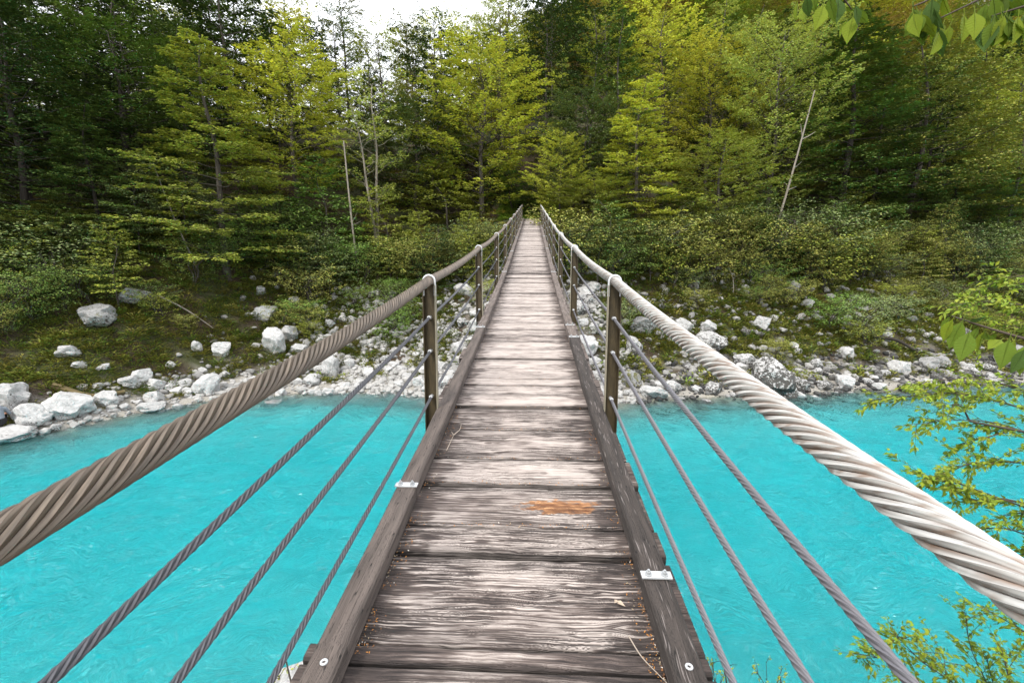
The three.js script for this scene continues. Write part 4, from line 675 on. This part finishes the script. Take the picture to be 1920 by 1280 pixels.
twiggy('bank_bush', 'wiry leafy bush at the foot of the near bank beyond the lower wires', 'bush', [A([[1900, 1400], [1860, 1300], [1820, 1210], [1812, 1145]], 3.6), A([[1890, 1400], [1800, 1290], [1730, 1240], [1690, 1200], [1680, 1190]], 3.6), A([[1850, 1400], [1740, 1300], [1660, 1235], [1610, 1235]], 3.55), A([[1930, 1400], [1900, 1300], [1880, 1220]], 3.5), A([[1960, 1400], [1940, 1280], [1925, 1210]], 3.5), A([[1900, 1380], [1860, 1270], [1850, 1230]], 3.6), A([[1870, 1390], [1780, 1280], [1770, 1230]], 3.6), A([[1990, 1230], [1930, 1190], [1890, 1165], [1862, 1150]], 3.4)], 0.045, 100, leafMat('spray', 0.2, 0.28, 0.03), 1.0, ground(3.9, 2.5), 0.006);
for (const [x, y, h, lb] of [[1345, 1300, 65, 'small leafy sprig beside the dark kerb beam'], [1445, 1320, 80, 'small forked sprig between the two lower wires of the pale side'], [545, 1300, 45, 'tiny flowering weed on the white rock by the brown kerb beam']])
  twiggy('bank_sprig', lb, 'weed', [A([[x, y], [x - 6, y - h * 0.5], [x - 8, y - h]], 3.4), A([[x, y], [x + 12, y - h * 0.5], [x + 22, y - h * 0.85]], 3.42), A([[x, y - h * 0.3], [x - 18, y - h * 0.6], [x - 24, y - h * 0.75]], 3.4)], 0.026, 60, LEAF.lime, 0.4, ground((x - 960) / 853 * 3.2, 2.5), 0.003);
for (const [x, f, w, lb] of [[-1.7, 2.7, 1.15, 'white rock of the near bank below the brown kerb beam'], [1.75, 2.65, 1.4, 'white rock of the near bank below the dark kerb beam']]) { const m = boulder(ground(x, f), w, w * 1.45, ROCK.white, rockGeos[5], lb, null, 0.3); }

// ------------------------------------------------------------------ litter on the deck
{
  const g = new THREE.BufferGeometry(); g.setAttribute('position', new THREE.Float32BufferAttribute([-0.5, 0, -0.2, 0.5, 0.12, -0.15, 0.45, 0.05, 0.25, -0.4, 0.15, 0.2], 3)); g.setIndex([0, 1, 2, 0, 2, 3]);
  const spots = [];
  for (let k = 0; k < 2400; k++) { const u = R(); if (u < 0.72) { const sd = R() < 0.5 ? -1 : 1, z = 1.1 + 5 * R() ** 1.6; if (N2(z * 2.3, sd * 5) < -0.35) continue; spots.push([sd * (0.497 - Math.abs(rr(0, 1) ** 2.5) * 0.055), z]); } else { const s = near[10 + Math.floor(R() * 8)][0]; spots.push([rr(-0.5, 0.5) * (R() < 0.6 ? 1 : 0.5), s + rr(-0.014, 0.012)]); } }
  const im = new THREE.InstancedMesh(g, std(lin(1, 1, 1), 0.8, { side: THREE.DoubleSide }), spots.length), m = new THREE.Matrix4(), c = new THREE.Color(), e = new THREE.Euler();
  spots.forEach(([x, z], k) => { const s = rr(0.003, 0.0085); m.compose(V(x, deckY(z) + rr(0.001, 0.012), -z), new THREE.Quaternion().setFromEuler(e.set(rr(-0.6, 0.6), R() * 6.28, rr(-0.6, 0.6))), V(s, s, s)); im.setMatrixAt(k, m); const u = R(); u < 0.45 ? c.setRGB(0.42, 0.17, 0.03) : u < 0.75 ? c.setRGB(0.2, 0.085, 0.03) : u < 0.92 ? c.setRGB(0.34, 0.26, 0.16) : c.setRGB(0.55, 0.5, 0.45); im.setColorAt(k, c); });
  im.name = 'bud_scale_litter'; scene.add(im); tag(im, 'orange-brown bud scales and crumbs along the kerbs and seams', 'litter', null, 'stuff');
  const stick = (name, label, lines, r) => { const gr = base(name, V(lines[0][0][0], deckY(lines[0][0][1]) + 0.008, -lines[0][0][1])), b = new Buf(); for (const l of lines) { const pts = new THREE.CatmullRomCurve3(l.map(([x, z, h = 0.006]) => V(x, deckY(z) + 0.004 + h, -z).sub(gr.position))).getPoints(12); tube(b, pts, pts.map((_, k) => r * (1 - 0.6 * k / 12)), 6); } mesh('twig', b.geo(), std(lin(0.33, 0.27, 0.22), 0.85), gr); tag(gr, label, 'twig'); };
  stick('fallen_twig', 'small forked twig lying on the planks beside the brown kerb beam', [[[-0.445, 2.62], [-0.44, 2.72], [-0.43, 2.8, 0.02]], [[-0.43, 2.8, 0.02], [-0.405, 2.9, 0.012], [-0.41, 2.99]], [[-0.43, 2.8, 0.02], [-0.455, 2.86, 0.012]]], 0.0035);
  stick('fallen_twig', 'long thin twig on the smooth grey plank near the dark kerb beam', [[[0.415, 1.36], [0.44, 1.28, 0.012], [0.475, 1.235], [0.5, 1.2]]], 0.0026);
  const dl = new Buf(); leaf(dl, V(0, 0, 0), V(0.8, 0.1, 0.6).normalize(), V(0, 1, 0), 0.045, 0.022, [1, 1, 1]); leaf(dl, V(0.01, 0.004, 0), V(-0.5, 0.3, 0.8).normalize(), V(0.3, 1, 0).normalize(), 0.03, 0.014, [1, 1, 1]);
  const dm = mesh('dry_leaf', dl.geo(), std(lin(0.42, 0.33, 0.25), 0.85, { side: THREE.DoubleSide })); dm.position.set(0.395, deckY(1.5) + 0.002, -1.52); tag(dm, 'curled dry leaf on the deeply grooved plank', 'leaf');
}
// ------------------------------------------------------------------ the person on the rock
{
  const seat = spot(2, 812), H = 1; const g = base('person', V(seat.x, Math.max(0.02, seat.y) + 0.2, seat.z), 0.9);
  const bones = [];                                                   // [a, b, ra, rb, colour]
  const SH = [0.19, 0.21, 0.24], PT = [0.012, 0.012, 0.014], SK = [0.42, 0.19, 0.12];
  const bone = (a, b, ra, rb, c) => bones.push([V(...a), V(...b), ra, rb, c]);
  bone([0, 0.12, 0], [0, 0.22, 0.02], 0.15, 0.15, PT); bone([0, 0.24, 0.02], [0, 0.52, -0.1], 0.145, 0.165, SH); bone([-0.13, 0.54, -0.11], [0.13, 0.54, -0.11], 0.075, 0.075, SH);
  bone([0, 0.58, -0.13], [0, 0.68, -0.19], 0.055, 0.055, SK); bone([0, 0.74, -0.22], [0, 0.80, -0.24], 0.085, 0.095, SK); bone([0, 0.73, -0.315], [0, 0.76, -0.325], 0.018, 0.015, SK);
  for (const s of [-1, 1]) {
    bone([s * 0.09, 0.12, -0.02], [s * 0.14, 0.24, -0.42], 0.09, 0.065, PT); bone([s * 0.14, 0.24, -0.42], [s * 0.13, -0.14, -0.5], 0.06, 0.042, SK); bone([s * 0.13, -0.17, -0.48], [s * 0.14, -0.19, -0.66], 0.04, 0.032, PT);
    bone([s * 0.19, 0.53, -0.11], [s * 0.27, 0.33, -0.16], 0.055, 0.046, SH); bone([s * 0.27, 0.33, -0.16], [s * 0.16, 0.29, -0.38], 0.042, 0.03, SK); bone([s * 0.16, 0.29, -0.38], [s * 0.12, 0.285, -0.45], 0.028, 0.03, SK);
    bone([s * 0.085, 0.77, -0.23], [s * 0.092, 0.79, -0.235], 0.016, 0.018, SK);
    for (let k = 0; k < 5; k++) bone([s * (0.14 - k * 0.016), 0.285, -0.45], [s * (0.135 - k * 0.02), 0.265 - (k ? 0.01 : 0), k ? -0.52 + Math.abs(k - 2) * 0.008 : -0.47], 0.0105, 0.009, SK);
  }
  const res = 72, half = 0.62, cy = 0.32, cz = -0.2, mc = new MarchingCubes(res, new THREE.MeshStandardMaterial(), false, false, 120000); mc.isolation = 0;
  const dist = (p, [a, b, ra, rb]) => { const ab = b.clone().sub(a), t = clamp(p.clone().sub(a).dot(ab) / ab.lengthSq(), 0, 1); return p.distanceTo(a.clone().addScaledVector(ab, t)) - lerp(ra, rb, t); };
  const P = V(0, 0, 0), box = bones.map(([a, b, ra, rb]) => ({ c: a.clone().add(b).multiplyScalar(0.5), r: a.distanceTo(b) / 2 + Math.max(ra, rb) + 0.1 }));
  for (let k = 0; k < res; k++) for (let j = 0; j < res; j++) for (let i = 0; i < res; i++) {
    P.set((i / res * 2 - 1) * half, (j / res * 2 - 1) * half + cy, (k / res * 2 - 1) * half + cz); let d = 0.1;
    for (let n = 0; n < bones.length; n++) { if (P.distanceTo(box[n].c) > box[n].r) continue; const e = dist(P, bones[n]), h = Math.max(0, 0.022 - Math.abs(d - e)) / 0.022; d = Math.min(d, e) - h * h * 0.022 / 4; }
    mc.field[i + j * res + k * res * res] = -d;
  }
  mc.update();
  const n = mc.count, pos = new Float32Array(n * 3), col = new Float32Array(n * 3);
  for (let i = 0; i < n; i++) { P.set(mc.positionArray[3 * i] * half, mc.positionArray[3 * i + 1] * half + cy, mc.positionArray[3 * i + 2] * half + cz); pos.set([P.x, P.y, P.z], 3 * i); let best = 9, c = SK; for (const bn of bones) { const e = dist(P, bn); if (e < best) { best = e; c = bn[4]; } } col.set(c, 3 * i); }
  const bg = new THREE.BufferGeometry(); bg.setAttribute('position', new THREE.BufferAttribute(pos, 3)); bg.setAttribute('color', new THREE.BufferAttribute(col, 3)); bg.setAttribute('normal', new THREE.BufferAttribute(mc.normalArray.slice(0, n * 3), 3));
  mesh('body', bg, std(lin(1, 1, 1), 0.85, { vertexColors: true }), g);
  const hair = new THREE.SphereGeometry(0.112, 20, 14, 0, Math.PI * 2, 0, 1.9); hair.scale(0.93, 1.05, 1.05); hair.rotateX(0.75); hair.translate(0, 0.785, -0.222); mesh('hair', hair, std(lin(0.008, 0.007, 0.007), 0.6), g);
  tag(g, 'person in a grey shirt and black trousers sitting hunched on the low white rock', 'person');
}
renderer.render(scene, camera);
